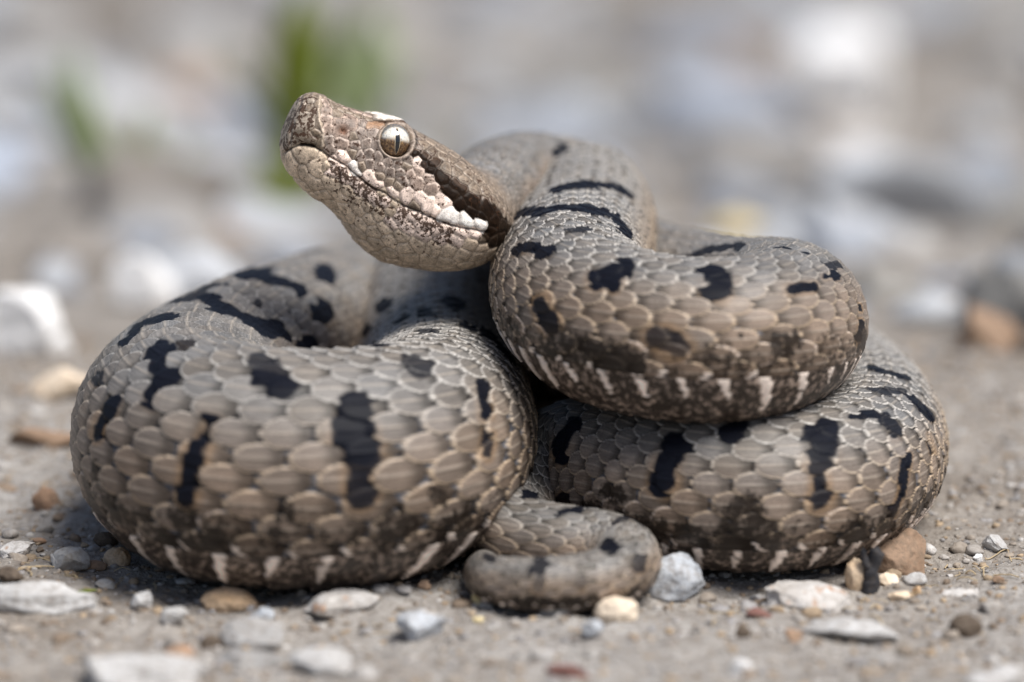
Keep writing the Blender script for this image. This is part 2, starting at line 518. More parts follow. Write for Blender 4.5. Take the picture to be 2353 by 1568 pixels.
    nrm = nrm / np.maximum(np.linalg.norm(nrm, axis=-1, keepdims=True), 1e-9)
    hN = int(np.searchsorted(ss, headlen - 2))
    med = np.median(sgn[20:hN])
    nrm = nrm * (med if med != 0 else 1)
    nrm = np.where((ss < headlen - 2)[:, None, None], nrm, radial)
    vx, vy, vd = project(base)
    facing = ((CAM - base) * nrm).sum(-1)

    # ---- body scales --------------------------------------------------
    theta = np.concatenate([tt, -tt[-2:0:-1]]) * math.pi     # + near side
    thv = R(120)
    u = np.concatenate([[0], np.cumsum(np.diff(ss) / np.interp((ss[1:] + ss[:-1]) / 2, s_raw, raw[:, 4]))])
    rows = np.full(n, 21.0)
    s_k0 = s_raw[np.where(seg_raw == seg_id['K'])[0][0]] + 45
    rows[ss > s_k0] = 21.0
    s_h0 = s_raw[np.where(seg_raw == seg_id['H'])[0][0]] + 40
    rows[ss > s_h0] = 17.0
    u2, th2 = np.meshgrid(u, theta, indexing='ij')
    v2 = th2 / thv * (rows[:, None] / 2)
    absth = np.abs(th2)
    # slight warp so that the lattice is not mechanical
    wn = np.stack([u2 * .45, v2 * .35, np.zeros_like(u2)], -1)
    u2w = u2 + vnoise(wn, 1.0, 3) * .10; v2w = v2 + vnoise(wn, 1.0, 4) * .14
    best = np.full(u2.shape, -1e3); be = np.zeros_like(best); ba = np.zeros_like(best); bb = np.zeros_like(best)
    bid = np.zeros(u2.shape, np.int64)
    tight = {'E': (.50, .66), 'C': (.53, .72), 'D': (.51, .70), 'L': (.54, .74), 'B': (.56, .78), 'F': (.56, .78)}
    hl_s = np.array([tight.get(segs[g], (.56, .8))[0] if g >= 0 else .56 for g in seg]); hw_s = np.array([tight.get(segs[g], (.56, .8))[1] if g >= 0 else .8 for g in seg])
    kern = np.ones(61) / 61
    hl_s = np.convolve(np.pad(hl_s, 30, 'edge'), kern, 'valid'); hw_s = np.convolve(np.pad(hw_s, 30, 'edge'), kern, 'valid')
    dl = sstep(R(30), R(62), absth)
    HL = .56 + (hl_s[:, None] - .56) * dl; HW = .79 + (hw_s[:, None] - .79) * dl
    k0 = np.round(v2w)
    kmax = np.floor(rows[:, None] / 2)
    for dk in (-1, 0, 1):
        k = np.clip(k0 + dk, -kmax, kmax)
        off = .5 * (np.mod(k, 2))
        i0 = np.round(u2w - off)
        for di in (-1, 0, 1):
            i = i0 + di
            jit = _h(i.astype(np.int64), k.astype(np.int64), np.zeros_like(i, np.int64), 5)
            a = (u2w - off - i - .12 - (jit - .5) * .06); b = (v2w - k - (_h(i.astype(np.int64), k.astype(np.int64), np.ones_like(i, np.int64), 6) - .5) * .14)
            hl = HL; hwid = HW * (.97 + .1 * (jit - .5))
            an = np.abs(a) / hl; bn = np.abs(b) / hwid
            e = 1 - (an ** 2.0 + bn ** 1.9)
            h = .5 + .5 * a / hl + .12 * (1 - bn ** 2)
            h = np.where(e > 0, h, -1e3)
            m = h > best
            best = np.where(m, h, best); be = np.where(m, e, be); ba = np.where(m, a / hl, ba); bb = np.where(m, b / hwid, bb)
            bid = np.where(m, (i * 64 + k + 32).astype(np.int64), bid)
    on = best > -10
    ven = absth > thv * (1 - .2 / rows[:, None])
    sr = _h(bid, np.zeros_like(bid), np.zeros_like(bid), 9)
    sr2 = _h(bid, np.ones_like(bid), np.zeros_like(bid), 9)
    Ls = np.interp(ss, s_raw, raw[:, 4])[:, None]
    amp = (.038 * np.maximum(rr, 1.0))[:, None]
    keel = np.exp(-(bb / .07) ** 2) * sstep(-.9, -.2, ba) * sstep(1.0, .75, ba)
    edge = sstep(0, .22, be)
    hgt = np.where(on, amp * (.22 + .78 * best) * (.60 + .40 * edge) + amp * .24 * keel, -amp * .10)
    # colours
    pos = base
    lat = sstep(R(35), R(85), absth)[..., None]
    dors = np.array([.228, .212, .196]); side = np.array([.280, .216, .170])
    low = np.array([.25, .185, .140])
    colr = dors * (1 - lat) + side * lat
    lw = sstep(R(88), R(112), absth)[..., None]
    colr = colr * (1 - lw) + low * lw
    colr = colr * .75 * (.76 + .44 * sr[..., None])
    colr = colr * (1 + (sr2[..., None] - .5) * np.array([.08, .0, -.10]))
    # paler rim, paler keel
    rim = sstep(.04, .09, be) * (1 - sstep(.15, .30, be)) * sstep(-.55, .0, ba)
    outl = (1 - sstep(.03, .085, be))[..., None]
    gold = np.array([.64, .49, .34]); pale = np.array([.58, .55, .51])
    rc = pale * (1 - lat) + gold * lat
    colr = colr * (1 - .80 * rim[..., None]) + rc * .80 * rim[..., None]
    colr = colr * (1 - .4 * keel[..., None]) + np.array([.52, .45, .37]) * .4 * keel[..., None]
    colr = colr * (1 - .85 * outl)  # shadow line round each scale, painted into the colour
    dk_ = sstep(.1, .7, -ba)[..., None]
    colr = colr * (1 - .55 * dk_)  # scale base darkened: shade under the overlapping scale, put into the colour
    # skin between the scales
    seg2 = seg[:, None] * np.ones((1, NT), int)
    skin_d = np.array([.022, .022, .026]); skin_l = np.array([.12, .125, .145])
    lskin = sstep(R(50), R(80), absth)[..., None] * np.isin(seg2, [seg_id['E'], seg_id['D'], seg_id['C']])[..., None]
    skin = skin_d * (1 - lskin) + skin_l * lskin
    colr = np.where(on[..., None], colr, skin)
    mott = sstep(R(74), R(110), absth) * .97 * (.6 + .4 * sstep(-.5, .6, vnoise(pos, 1 / 3.5, 21)))
    # ---- ventral plates
    uf = u2 - .15
    fj = uf - np.floor(uf); jv = np.floor(uf).astype(np.int64)
    q = np.clip((absth - thv) / (math.pi - thv), 0, 1)
    fb = fj + .25 * (1 - q) ** 2 - .12                 # edge leans back on the flank
    jv = np.where(fb > 1, jv + 1, jv); fb = fb - np.floor(fb)
    hv = amp * (.10 + 1.0 * fb) * (1 - .3 * q)
    vr = _h(jv, (th2 > 0).astype(np.int64), np.zeros_like(jv), 12)
    vcol = np.array([.40, .31, .25]) * (.8 + .4 * vr[..., None])
    vr2 = _h(jv, (th2 > 0).astype(np.int64), np.ones_like(jv), 14)
    tri = (vr > .22) & (np.abs(1 - fb - .08 * vr2 - .10 * q) < (.08 + .17 * vr) * np.clip(1 - q / (.20 + .42 * vr2), 0, 1) ** .8)
    tri = tri & (vnoise(pos, 2.2, 55) > -.6)
    pale2 = np.array([.95, .82, .72])
    vcol = np.where(tri[..., None], pale2, vcol)
    vm = np.where(tri, .02, .79)
    # first dorsal row: pale rear-lower margins
    rowk = np.mod(bid, 64) - 32
    lowrow = np.abs(rowk) >= kmax - 0.5
    sidebb = bb * np.sign(th2)
    prow = on & lowrow & (be < .32 + .15 * sr2) & (sidebb > -.1) & (ba > -.2) & (sr > .15)
    prow2 = on & (np.abs(rowk) == kmax - 1) & (be < .18) & (ba > -.3)
    colr = np.where(prow[..., None], pale2 * .92, colr)
    colr = np.where((prow2 & (sr2 > .5))[..., None], np.array([.62, .5, .41]), colr)
    prow_b = prow & ~ven
    mott = np.where(prow, .1, mott)
    colr = np.where(ven[..., None], vcol, colr); mott = np.where(ven, vm, mott); hgt = np.where(ven, hv, hgt)

    # ---- dark bars, found on the visible skin
    BARS = [
     ('E', [(375, 812), (365, 850), (388, 868), (350, 912)], 21, 1), ('E', [(260, 925), (238, 965), (228, 1005)], 15, 1), ('E', [(226, 1060), (220, 1100)], 10, .8),
     ('E', [(612, 842), (622, 850)], 26, .85), ('E', [(585, 884), (610, 886), (650, 892)], 17, 1), ('E', [(470, 965), (495, 965)], 13, 1), ('E', [(474, 985), (452, 1045), (438, 1090), (432, 1140)], 19, 1),
     ('E', [(800, 915), (838, 912)], 14, 1), ('E', [(822, 930), (818, 950)], 12, 1), ('E', [(815, 980), (818, 1005)], 32, 1), ('E', [(825, 1050), (822, 1125)], 23, .95),
     ('E', [(955, 838), (962, 850)], 24, .85), ('E', [(1108, 890), (1115, 955)], 17, 1), ('E', [(1122, 1000), (1112, 1045)], 15, .9), ('E', [(1155, 805), (1172, 832)], 13, 1),
     ('E', [(650, 1170), (662, 1175)], 24, .8), ('E', [(420, 1190), (440, 1185)], 24, .7), ('E', [(900, 1185), (930, 1200)], 22, .7), ('E', [(1000, 1130), (1010, 1150)], 18, .7),
     ('E', [(232, 862), (228, 880)], 13, .9), ('E', [(290, 792), (330, 750), (395, 735)], 13, 1), ('E', [(395, 805), (440, 792)], 12, .8),
     ('L', [(290, 792), (330, 750), (395, 735)], 13, 1), ('L', [(470, 690), (530, 722), (590, 755), (640, 768)], 15, 1), ('L', [(555, 622), (620, 645), (690, 672)], 15, 1),
     ('L', [(415, 695), (480, 665)], 12, .9), ('L', [(745, 630), (750, 634)], 17, 1), ('L', [(735, 712), (737, 722)], 18, 1), ('L', [(700, 800), (710, 800)], 14, 1), ('L', [(640, 585), (720, 570)], 12, .9),
     ('L', [(440, 655), (450, 650)], 6, .9), ('L', [(590, 700), (592, 704)], 6, .9), ('L', [(520, 660), (522, 664)], 6, .9), ('L', [(660, 720), (662, 724)], 6, .9),
     ('F', [(880, 702), (884, 706)], 14, 1), ('F', [(980, 722), (984, 724)], 15, .95), ('F', [(916, 743), (924, 740)], 14, 1), ('F', [(1030, 700), (1050, 706)], 16, 1),
     ('F', [(1070, 752), (1085, 760)], 14, 1), ('F', [(1110, 768), (1125, 778)], 17, 1), ('F', [(970, 769), (990, 766)], 10, .9), ('F', [(840, 770), (850, 760)], 11, 1), ('F', [(870, 800), (880, 800)], 11, 1),
     ('E', [(1075, 757), (1085, 762)], 13, 1), ('E', [(1112, 768), (1125, 778)], 16, 1), ('E', [(1150, 800), (1172, 830)], 12, 1),
     ('C', [(1375, 640), (1405, 632), (1428, 622)], 20, 1), ('C', [(1400, 650), (1412, 660)], 14, 1), ('C', [(1635, 638), (1650, 645), (1660, 675)], 22, 1), ('C', [(1815, 669), (1865, 666)], 11, 1),
     ('C', [(1895, 638), (1915, 636)], 8, 1), ('C', [(1525, 780), (1558, 800)], 23, .85), ('C', [(1790, 798), (1815, 790)], 24, .7), ('C', [(1245, 700), (1266, 752)], 18, .95),
     ('C', [(1970, 706), (1972, 714)], 8, 1), ('C', [(1972, 745), (1968, 775)], 10, 1), ('C', [(1200, 572), (1262, 582)], 12, 1), ('C', [(1700, 770), (1704, 772)], 6, .6), ('C', [(1400, 840), (1430, 850)], 16, .6),
     ('B', [(1180, 496), (1240, 489), (1300, 480), (1390, 490)], 9, 1), ('B', [(1275, 440), (1350, 426), (1405, 430), (1440, 450)], 9, 1), ('B', [(1415, 500), (1440, 545)], 9, 1),
     ('B', [(1115, 348), (1160, 325)], 13, 1), ('B', [(1195, 398), (1260, 362), (1292, 345)], 10, 1), ('B', [(1200, 572), (1262, 582)], 11, 1), ('B', [(1300, 535), (1350, 528)], 6, .9),
     ('K', [(1115, 348), (1160, 325)], 13, 1), ('K', [(1555, 602), (1640, 576), (1705, 572)], 9, .95), ('K', [(1790, 602), (1850, 592)], 8, 1), ('K', [(1880, 620), (1925, 615)], 7, .9),
     ('D', [(1688, 975), (1682, 1002)], 20, 1), ('D', [(1550, 1030), (1532, 1070), (1528, 1105)], 23, 1), ('D', [(1888, 998), (1882, 1030)], 31, 1), ('D', [(1885, 1070), (1882, 1135)], 22, .95),
     ('D', [(1320, 980), (1288, 1035)], 19, 1), ('D', [(2028, 968), (2052, 1002)], 16, .95), ('D', [(2082, 1050), (2062, 1140), (2045, 1180)], 9, 1), ('D', [(1725, 1170), (1690, 1205)], 36, .8),
     ('D', [(2095, 918), (2135, 962)], 11, 1), ('D', [(2010, 850), (2080, 868)], 9, 1), ('D', [(1955, 962), (2010, 955)], 8, 1), ('D', [(2130, 1000), (2140, 1040)], 9, .9), ('D', [(1400, 1130), (1420, 1140)], 20, .6), ('D', [(2010, 900), (2075, 905)], 8, .9),
     ('G', [(1300, 1148), (1318, 1152)], 13, 1), ('G', [(1205, 1140), (1225, 1138)], 10, 1), ('G', [(1365, 1150), (1330, 1172), (1275, 1186)], 7, 1), ('G', [(1394, 1250), (1398, 1258)], 14, 1),
     ('G', [(1245, 1282), (1243, 1310)], 14, .9), ('G', [(1122, 1278), (1128, 1284)], 11, .9), ('G', [(1470, 1290), (1468, 1300)], 12, .8), ('G', [(1440, 1170), (1500, 1190)], 8, 1), ('G', [(1240, 1335), (1236, 1350)], 12, .6),
     ('G', [(1330, 1340), (1335, 1352)], 9, .5), ('G', [(1410, 1205), (1440, 1190)], 6, .9),
    ]
    ub, inv = np.unique(np.where(on & ~ven, bid, -1), return_inverse=True)
    inv = inv.ravel(); cnt = np.bincount(inv)
    scen = np.stack([np.bincount(inv, base[..., k].ravel()) / cnt for k in range(3)], -1)[inv].reshape(n, NT, 3)
    scen = np.where((on & ~ven)[..., None], scen, base)
    bar = np.zeros((n, NT)); halo = np.zeros((n, NT))
    for (sg, pl, wpx, stren) in BARS:
        ri = np.where(seg == seg_id[sg])[0]
        lo, hi_ = max(ri[0] - 60, hN), min(ri[-1] + 60, n)
        X, Y, FA, DD = vx[lo:hi_], vy[lo:hi_], facing[lo:hi_], vd[lo:hi_]
        smp = []
        for (x0, y0), (x1, y1) in zip(pl[:-1], pl[1:]):
            m = max(2, int(math.hypot(x1 - x0, y1 - y0) / 6))
            for q_ in np.linspace(0, 1, m): smp.append((x0 + (x1 - x0) * q_, y0 + (y1 - y0) * q_))
        loc = []
        for (x, y) in smp:
            cost = (X - x) ** 2 + (Y - y) ** 2 + np.where(FA > 0, 0, 1e7) + np.maximum(DD - D0 + 40, 0) * .5
            j = np.unravel_index(np.argmin(cost), cost.shape)
            if cost[j] < 2500: loc.append(base[lo + j[0], j[1]])
        if not loc: continue
        loc = np.array(loc); rad = wpx * KPX * (1.6 if sg in 'LB' else 1.36)
        # restrict rows to those near
        rr_ = np.where(np.min(np.linalg.norm(cen[lo:hi_, None] - loc[None], axis=-1), 1) < 30)[0] + lo
        if len(rr_) == 0: continue
        sub = base[rr_]
        dmin = np.full(sub.shape[:2], 1e9)
        dcen = dmin.copy(); sc_ = scen[rr_]
        for q_ in loc:
            dmin = np.minimum(dmin, np.linalg.norm(sub - q_, axis=-1)); dcen = np.minimum(dcen, np.linalg.norm(sc_ - q_, axis=-1))
        pxd = np.full(dmin.shape, 1e9); fx, fy, ff = vx[rr_], vy[rr_], facing[rr_]
        for (x, y) in smp: pxd = np.minimum(pxd, np.hypot(fx - x, fy - y))
        near3 = dmin < rad * 3.2
        pxd = np.where((ff > 0) & near3, pxd * KPX, 1e9)
        kc = .4 if sg in 'ECDL' else .3
        dmin = np.minimum((1 - kc) * dmin + kc * dcen, pxd * (1 - kc * .55) + dcen * kc * .55)
        jj = (sr[rr_] - .5) * rad * .75 - np.where(on[rr_], 0, rad * .2) + vnoise(sub, .9, 44) * rad * .14
        val = (1 - sstep(rad * .90, rad * 1.02, dmin + jj)) * stren
        if stren <= .8 and sg in 'ECD':
            mott[rr_] = np.maximum(mott[rr_], (1 - sstep(rad * .5, rad * 1.5, dmin)) * .85); continue
        bar[rr_] = np.maximum(bar[rr_], val)
        halo[rr_] = np.maximum(halo[rr_], (1 - sstep(rad * .9, rad * 1.5, dmin + jj * .6)) * stren)
    # bars on stretches that face away
    hid = np.isin(seg, [seg_id['H'], seg_id['K'], seg_id['N']])[:, None] & (vnoise(np.stack([u2 * .36, np.zeros_like(u2), np.zeros_like(u2)], -1), 1, 61) > .25) & (absth < R(48)) & (facing < 0)
    bar = np.maximum(bar, hid * .9)
    darkc = np.array([.008, .009, .014])
    hb = (halo * (1 - bar) * lat[..., 0] * .55)[..., None]
    colr = colr * (1 - hb) + np.array([.30, .175, .075]) * hb
    brn = np.array([.035, .024, .018])
    dkc = darkc * (1 - lw) + brn * lw
    colr = colr * (1 - bar[..., None]) + dkc * bar[..., None]
    mott = np.maximum(mott, (seg == seg_id['G'])[:, None] * sstep(R(50), R(95), absth) * .45)
    mott = mott * (1 - bar * .7)
    speck = np.zeros((n, NT))
    suv = np.stack([u2 * 1.3 + sr * 37, bb * 9.0 + sr2 * 91, np.zeros_like(u2)], -1)
    if True:
        gm = (seg == seg_id['G'])[:, None] * np.ones((1, NT), bool)
        tn = sstep(-.2, .5, vnoise(pos, .35, 77))[..., None]
        colr = np.where(gm[..., None] & (bar < .3)[..., None], colr * (1 - .25 * tn) , colr)

    # ---- head ----------------------------------------------------------
    HN = int(np.searchsorted(ss, headlen + 9))
    J = NT // 2 + 1
    hb_ = base[:HN, :J].copy(); hn = nrm[:HN, :J].copy()
    Al = ((hb_ - HO) @ EA) / CR; Pl = ((hb_ - HO) @ EP) / CR; Ll = (hb_ - HO) @ EL
    cxp = (vx[:HN, :J] - 625.0) / .2931; cyp = (vy[:HN, :J] - 183.8) / .2931
    fac = facing[:HN, :J]
    def locate(x, y):
        c = (cxp - x) ** 2 + (cyp - y) ** 2 + np.where(fac > 0, 0, 1e8)
        j = np.unravel_index(np.argmin(c), c.shape)
        return j
    def pline(pts):
        out = []
        for (x0, y0), (x1, y1) in zip(pts[:-1], pts[1:]):
            m = max(2, int(math.hypot(x1 - x0, y1 - y0) / 12))
            for t in np.linspace(0, 1, m, endpoint=False): out.append((x0 + (x1 - x0) * t, y0 + (y1 - y0) * t))
        out.append(pts[-1]); return out
    def cdist(pts):
        d = np.full(cxp.shape, 1e9)
        for x, y in pts: d = np.minimum(d, (cxp - x) ** 2 + (cyp - y) ** 2)
        return np.sqrt(d) + np.where(fac > 0, 0, 400)
    H = {'b': (.33, .265, .225), 't': (.48, .365, .30), 'w': (.84, .67, .57), 'W': (.95, .88, .81), 'd': (.05, .028, .017), 'g': (.21, .16, .118), 'o': (.34, .20, .12),
         'c': (.64, .51, .38), 'k': (.03, .017, .010), 'r': (.33, .275, .22), 'n': (.43, .32, .26)}
    SP = {'b': .52, 't': .48, 'w': .42, 'W': .05, 'd': .3, 'g': .5, 'o': .3, 'c': .38, 'k': .2, 'r': .82, 'n': .55}
    SC = [  # (colour, points, extra speckle)
     ('r', [(240, 200), (260, 280), (250, 360), (280, 440), (200, 300), (190, 400), (300, 160), (310, 350), (315, 470), (330, 250), (270, 150), (180, 460), (230, 470)]),
     ('r', [(125, 450), (145, 350), (165, 260), (205, 165), (110, 510)]),
     ('t', [(425, 180), (430, 235)]), ('t', [(430, 310), (425, 380)]), ('b', [(440, 480), (445, 540)]), ('n', [(560, 320), (600, 290), (625, 370), (530, 400), (580, 420), (640, 310), (530, 330)]),
     ('t', [(540, 490), (570, 510)]), ('b', [(720, 330)]), ('o', [(800, 345), (850, 350), (770, 350)]), ('b', [(700, 420)]), ('b', [(800, 410)]), ('b', [(650, 510)]), ('b', [(745, 500)]), ('b', [(815, 510)]),
     ('b', [(690, 600)]), ('b', [(765, 575)]), ('b', [(838, 598)]), ('b', [(765, 660)]), ('b', [(912, 640)]), ('b', [(990, 655)]), ('b', [(845, 685)]), ('b', [(925, 720)]), ('b', [(1012, 722)]), ('b', [(1025, 780)]), ('t', [(1090, 740)]),
     ('w', [(550, 590), (575, 610)]), ('W', [(640, 680), (650, 720)]), ('w', [(760, 740), (800, 790), (840, 820), (780, 780)]), ('w', [(930, 870), (950, 890)]), ('w', [(1045, 900), (1050, 940)]), ('w', [(1170, 930), (1220, 980), (1270, 1020), (1250, 960)]),
     ('W', [(1390, 1040), (1350, 1080), (1420, 1080)]), ('W', [(1530, 1080), (1530, 1120)]), ('W', [(1640, 1120), (1640, 1160)]),
     ('t', [(1150, 800)]), ('t', [(1250, 850)]), ('w', [(1330, 930), (1360, 960)]), ('t', [(1230, 760)]), ('t', [(1160, 715)]), ('b', [(1185, 660)]), ('b', [(1070, 620)]), ('d', [(1112, 570)]), ('w', [(1145, 640)]), ('b', [(1120, 500)]), ('b', [(1125, 440)]), ('b', [(1085, 370)]),
     ('d', [(1200, 610)]), ('d', [(1290, 640), (1250, 650)]), ('k', [(1235, 715)]), ('d', [(1350, 770), (1310, 740)]), ('k', [(1380, 870), (1420, 900)]), ('d', [(1500, 850), (1440, 820)]), ('k', [(1470, 970)]), ('d', [(1600, 960), (1560, 920)]), ('k', [(1560, 1040)]), ('d', [(1690, 1030), (1650, 980)]), ('k', [(1650, 1070)]), ('d', [(1740, 1110)]), ('k', [(1720, 1180)]),
     ('g', [(1190, 500)]), ('g', [(1180, 430)]), ('g', [(1260, 560)]), ('g', [(1270, 480)]), ('g', [(1330, 590)]), ('g', [(1410, 620)]), ('g', [(1350, 520)]), ('g', [(1450, 710)]), ('g', [(1500, 640)]), ('g', [(1540, 740)]), ('g', [(1590, 660)]), ('g', [(1620, 790)]), ('g', [(1680, 860)]), ('g', [(1680, 740)]), ('g', [(1750, 950)]), ('g', [(1740, 840)]), ('g', [(1790, 1010)]),
     ('W', [(880, 285), (930, 292), (985, 296), (1020, 300)]), ('n', [(680, 250), (640, 240)]), ('t', [(745, 275)]), ('n', [(570, 215)]), ('W', [(820, 272)]),
     ('c', [(270, 540), (240, 580), (330, 570), (190, 560)]), ('c', [(130, 600), (140, 660), (160, 720)]), ('c', [(390, 600), (360, 660), (340, 720)]), ('w', [(480, 640), (470, 720)]), ('w', [(570, 700), (600, 760)]), ('w', [(660, 800), (690, 850)]), ('w', [(770, 890), (800, 930)]), ('w', [(890, 950)]), ('w', [(1010, 1030), (980, 1080)]), ('w', [(1110, 1070)]), ('w', [(1210, 1110), (1180, 1150)]), ('w', [(1350, 1150), (1300, 1190)]), ('w', [(1480, 1190)]), ('w', [(1600, 1200)]),
     ('c', [(300, 780), (250, 740), (350, 820)]), ('c', [(450, 800), (500, 880), (540, 930)]), ('c', [(590, 880), (650, 960), (690, 1020)]), ('c', [(740, 1000)]), ('c', [(830, 1050)]), ('w', [(930, 1120)]), ('w', [(1060, 1150)]), ('w', [(1190, 1220)]), ('w', [(1330, 1250)]), ('w', [(1440, 1260)]),
     ('c', [(760, 1090)]), ('c', [(880, 1170)]), ('c', [(1010, 1230)]), ('c', [(1140, 1290)]), ('c', [(1270, 1310)]), ('c', [(560, 1000), (610, 1080)]), ('c', [(690, 1130)]), ('c', [(800, 1190)]), ('c', [(920, 1260)]), ('c', [(1050, 1320)]),
    ]
    sp_pos, sp_id, sc_col, sc_spk = [], [], [], []
    for k, (cc, pts_) in enumerate(SC):
        sc_col.append(H[cc]); sc_spk.append(SP[cc])
        for (x, y) in pts_:
            j = locate(x, y); sp_pos.append(hb_[j]); sp_id.append(k)
    # fill the rest of the skull with small plates
    flat = hb_.reshape(-1, 3); fl_th = np.tile(tt[None, :] * math.pi, (HN, 1)).ravel(); flA = Al.ravel()
    order = rng.permutation(len(flat))[:9000]
    sp_pos = list(sp_pos)
    arr = np.array(sp_pos)
    for oi in order:
        p = flat[oi]
        dmin_ = np.min(((arr - p) ** 2).sum(1))
        spc = 1.25 if flA[oi] > 900 else .95
        if fl_th[oi] > 2.0: spc = 1.7
        if dmin_ > spc ** 2:
            arr = np.vstack([arr, p]); sp_id.append(len(sc_col))
            if fl_th[oi] > 1.75: sc_col.append((.58, .46, .34)); sc_spk.append(.22)
            else: sc_col.append(H['g']); sc_spk.append(.3)
    sp_id = np.array(sp_id)
    d1 = np.full(len(flat), 1e9); i1 = np.full(len(flat), -1); d2 = np.full(len(flat), 1e9)
    for q_, idk in zip(arr, sp_id):
        d = np.sqrt(((flat - q_) ** 2).sum(1))
        same = idk == i1
        closer = d < d1
        # second nearest of a different plate
        d2 = np.where(closer & ~same, d1, np.where(~closer & ~same & (d < d2), d, d2))
        i1 = np.where(closer, idk, i1); d1 = np.where(closer, d, d1)
    edge_h = np.clip((d2 - d1) * .5, 0, 2).reshape(HN, J)
    ids = i1.reshape(HN, J)
    hc = np.array(sc_col)[ids] * (.88 + .24 * _h(ids, ids * 0, ids * 0, 3))[..., None]
    hs = np.array(sc_spk)[ids]
    dome = sstep(0, .34, edge_h)
    gap = 1 - sstep(.015, .085, edge_h)
    rimh = sstep(.07, .13, edge_h) * (1 - sstep(.16, .27, edge_h))
    thh = np.tile(tt[None, :] * math.pi, (HN, 1))
    hh = .15 * dome - .05
    ctrk = sstep(.16, .42, edge_h)[..., None] * np.isin(ids, [k for k, s_ in enumerate(SC) if s_[0] in 'btn'])[..., None]
    hc = hc * (1 - .50 * ctrk) + np.array([.13, .075, .045]) * .2 * ctrk
    hc = hc * (1 - .28 * rimh[..., None]) + np.array([.62, .52, .43]) * .28 * rimh[..., None]
    hc = hc * (1 - .5 * gap[..., None])
    # mouth line
    ml = cdist(pline([(95, 570), (150, 535), (220, 508), (300, 512), (370, 545), (430, 590), (500, 630), (570, 668), (640, 730), (700, 780), (790, 850), (880, 885), (960, 945), (1040, 990), (1120, 1020), (1210, 1065), (1290, 1100), (1400, 1140), (1500, 1165), (1600, 1180), (1690, 1195)]))
    mg = np.exp(-(ml / 9.0) ** 2)
    hh = hh - .30 * mg - .12 * np.exp(-(ml / 30) ** 2)
    hc = hc * (1 - .80 * mg[..., None])
    # open gap under the rostral
    gp = cdist(pline([(225, 505), (320, 520)])); gv = np.exp(-(gp / 15.) ** 2)
    hh -= .45 * gv; hc = hc * (1 - .9 * gv[..., None])
    # ridge on the rostral edge and front rim
    rd = cdist(pline([(375, 140), (365, 240), (372, 330), (400, 420), (395, 520)])); rv = np.exp(-(rd / 11.) ** 2)
    hh += .20 * rv; hc = hc * (1 - .7 * rv[..., None]) + np.array([.66, .54, .42]) * .7 * rv[..., None]; hs = hs * (1 - .85 * rv)
    rd2 = cdist(pline([(215, 165), (160, 290), (125, 420)])); rv2 = np.exp(-(rd2 / 12.) ** 2)
    hh += .16 * rv2; hc = hc * (1 - .55 * rv2[..., None]) + np.array([.60, .50, .40]) * .55 * rv2[..., None]
    # nostril
    nd_ = cdist([(560, 400)]); nv = np.exp(-(nd_ / 30.) ** 2)
    hh -= .45 * nv; hc = hc * (1 - .75 * nv[..., None]) + np.array([.17, .065, .03]) * .75 * nv[..., None]
    # dark wedge under rostral, dark postocular stripe
    dw = cdist(pline([(220, 430), (300, 440), (340, 470)])); dv = (1 - sstep(30, 75, dw + vnoise(hb_, 1.5, 8) * 18))
    hc = hc * (1 - .6 * dv[..., None]) + np.array([.07, .05, .03]) * .6 * dv[..., None]
    strp = pline([(1130, 590), (1230, 690), (1350, 830), (1450, 930), (1560, 1010), (1660, 1080), (1760, 1190)])
    sd = cdist(strp); tpar = np.clip((cxp - 1130) / 600, 0, 1)
    sv = 1 - sstep(.80, 1.0, sd / (36 + 108 * tpar ** 1.2) + vnoise(hb_, 1.8, 81) * .12)
    white_keep = np.isin(ids, [k for k, s_ in enumerate(SC) if s_[0] in 'wWt'])
    sv = np.where(white_keep, 0, sv)
    hc = hc * (1 - .95 * sv[..., None]) + np.array([.013, .007, .004]) * .95 * sv[..., None]
    # temple: mottled grey brown on top
    # eye socket, rim, brow
    ed = np.sqrt((cxp - 975) ** 2 + (cyp - 480) ** 2) + np.where(fac > 0, 0, 900)
    hh = np.where(ed < 150, hh * sstep(128, 150, ed) - 1.9 * (1 - sstep(112, 128, ed)), hh)
    ring = np.exp(-((ed - 137) / 10.) ** 2)
    hh += .22 * ring
    hc = hc * (1 - .75 * ring[..., None]) + np.array([.40, .32, .26]) * .75 * ring[..., None]
    hs = hs * (1 - .8 * ring)
    inr = 1 - sstep(116, 126, ed)
    hc = hc * (1 - inr[..., None]) + np.array([.02, .013, .01]) * inr[..., None]
    dgap = np.exp(-((ed - 158) / 9.) ** 2) * sstep(950, 1010, cxp)
    hc = hc * (1 - .7 * dgap[..., None])
    bw = cdist(pline([(830, 300), (930, 300), (1000, 302), (1055, 320)])); bv = 1 - sstep(12, 46, bw)
    hh += .12 * bv
    bt = bv[..., None] * (1 - sstep(306, 322, cyp))[..., None]
    hc = hc * (1 - .85 * bt) + np.array([.90, .80, .70]) * .85 * bt; hs = hs * (1 - .8 * bt[..., 0])
    bu = cdist(pline([(845, 332), (930, 336), (1000, 334), (1060, 340)])); bvv = np.exp(-(bu / 13.) ** 2)
    hc = hc * (1 - .75 * bvv[..., None]) + np.array([.05, .02, .01]) * .75 * bvv[..., None]
    # shading of labial speckle density
    lowlab = (1 - sstep(60, 260, ml)) * sstep(-10, 40, cyp - np.interp(cxp, [95, 430, 1100, 1690], [570, 590, 1015, 1195]))
    hs = hs + .45 * lowlab * sstep(300, 600, cxp) * (1 - sstep(1350, 1500, cxp))
    hs = np.where(np.isin(ids, [k for k, s_ in enumerate(SC) if s_[0] == 'W']), .10, hs)
    snout = (1 - sstep(100, 900, Al))[..., None]
    hc = hc * (1 + .10 * snout)
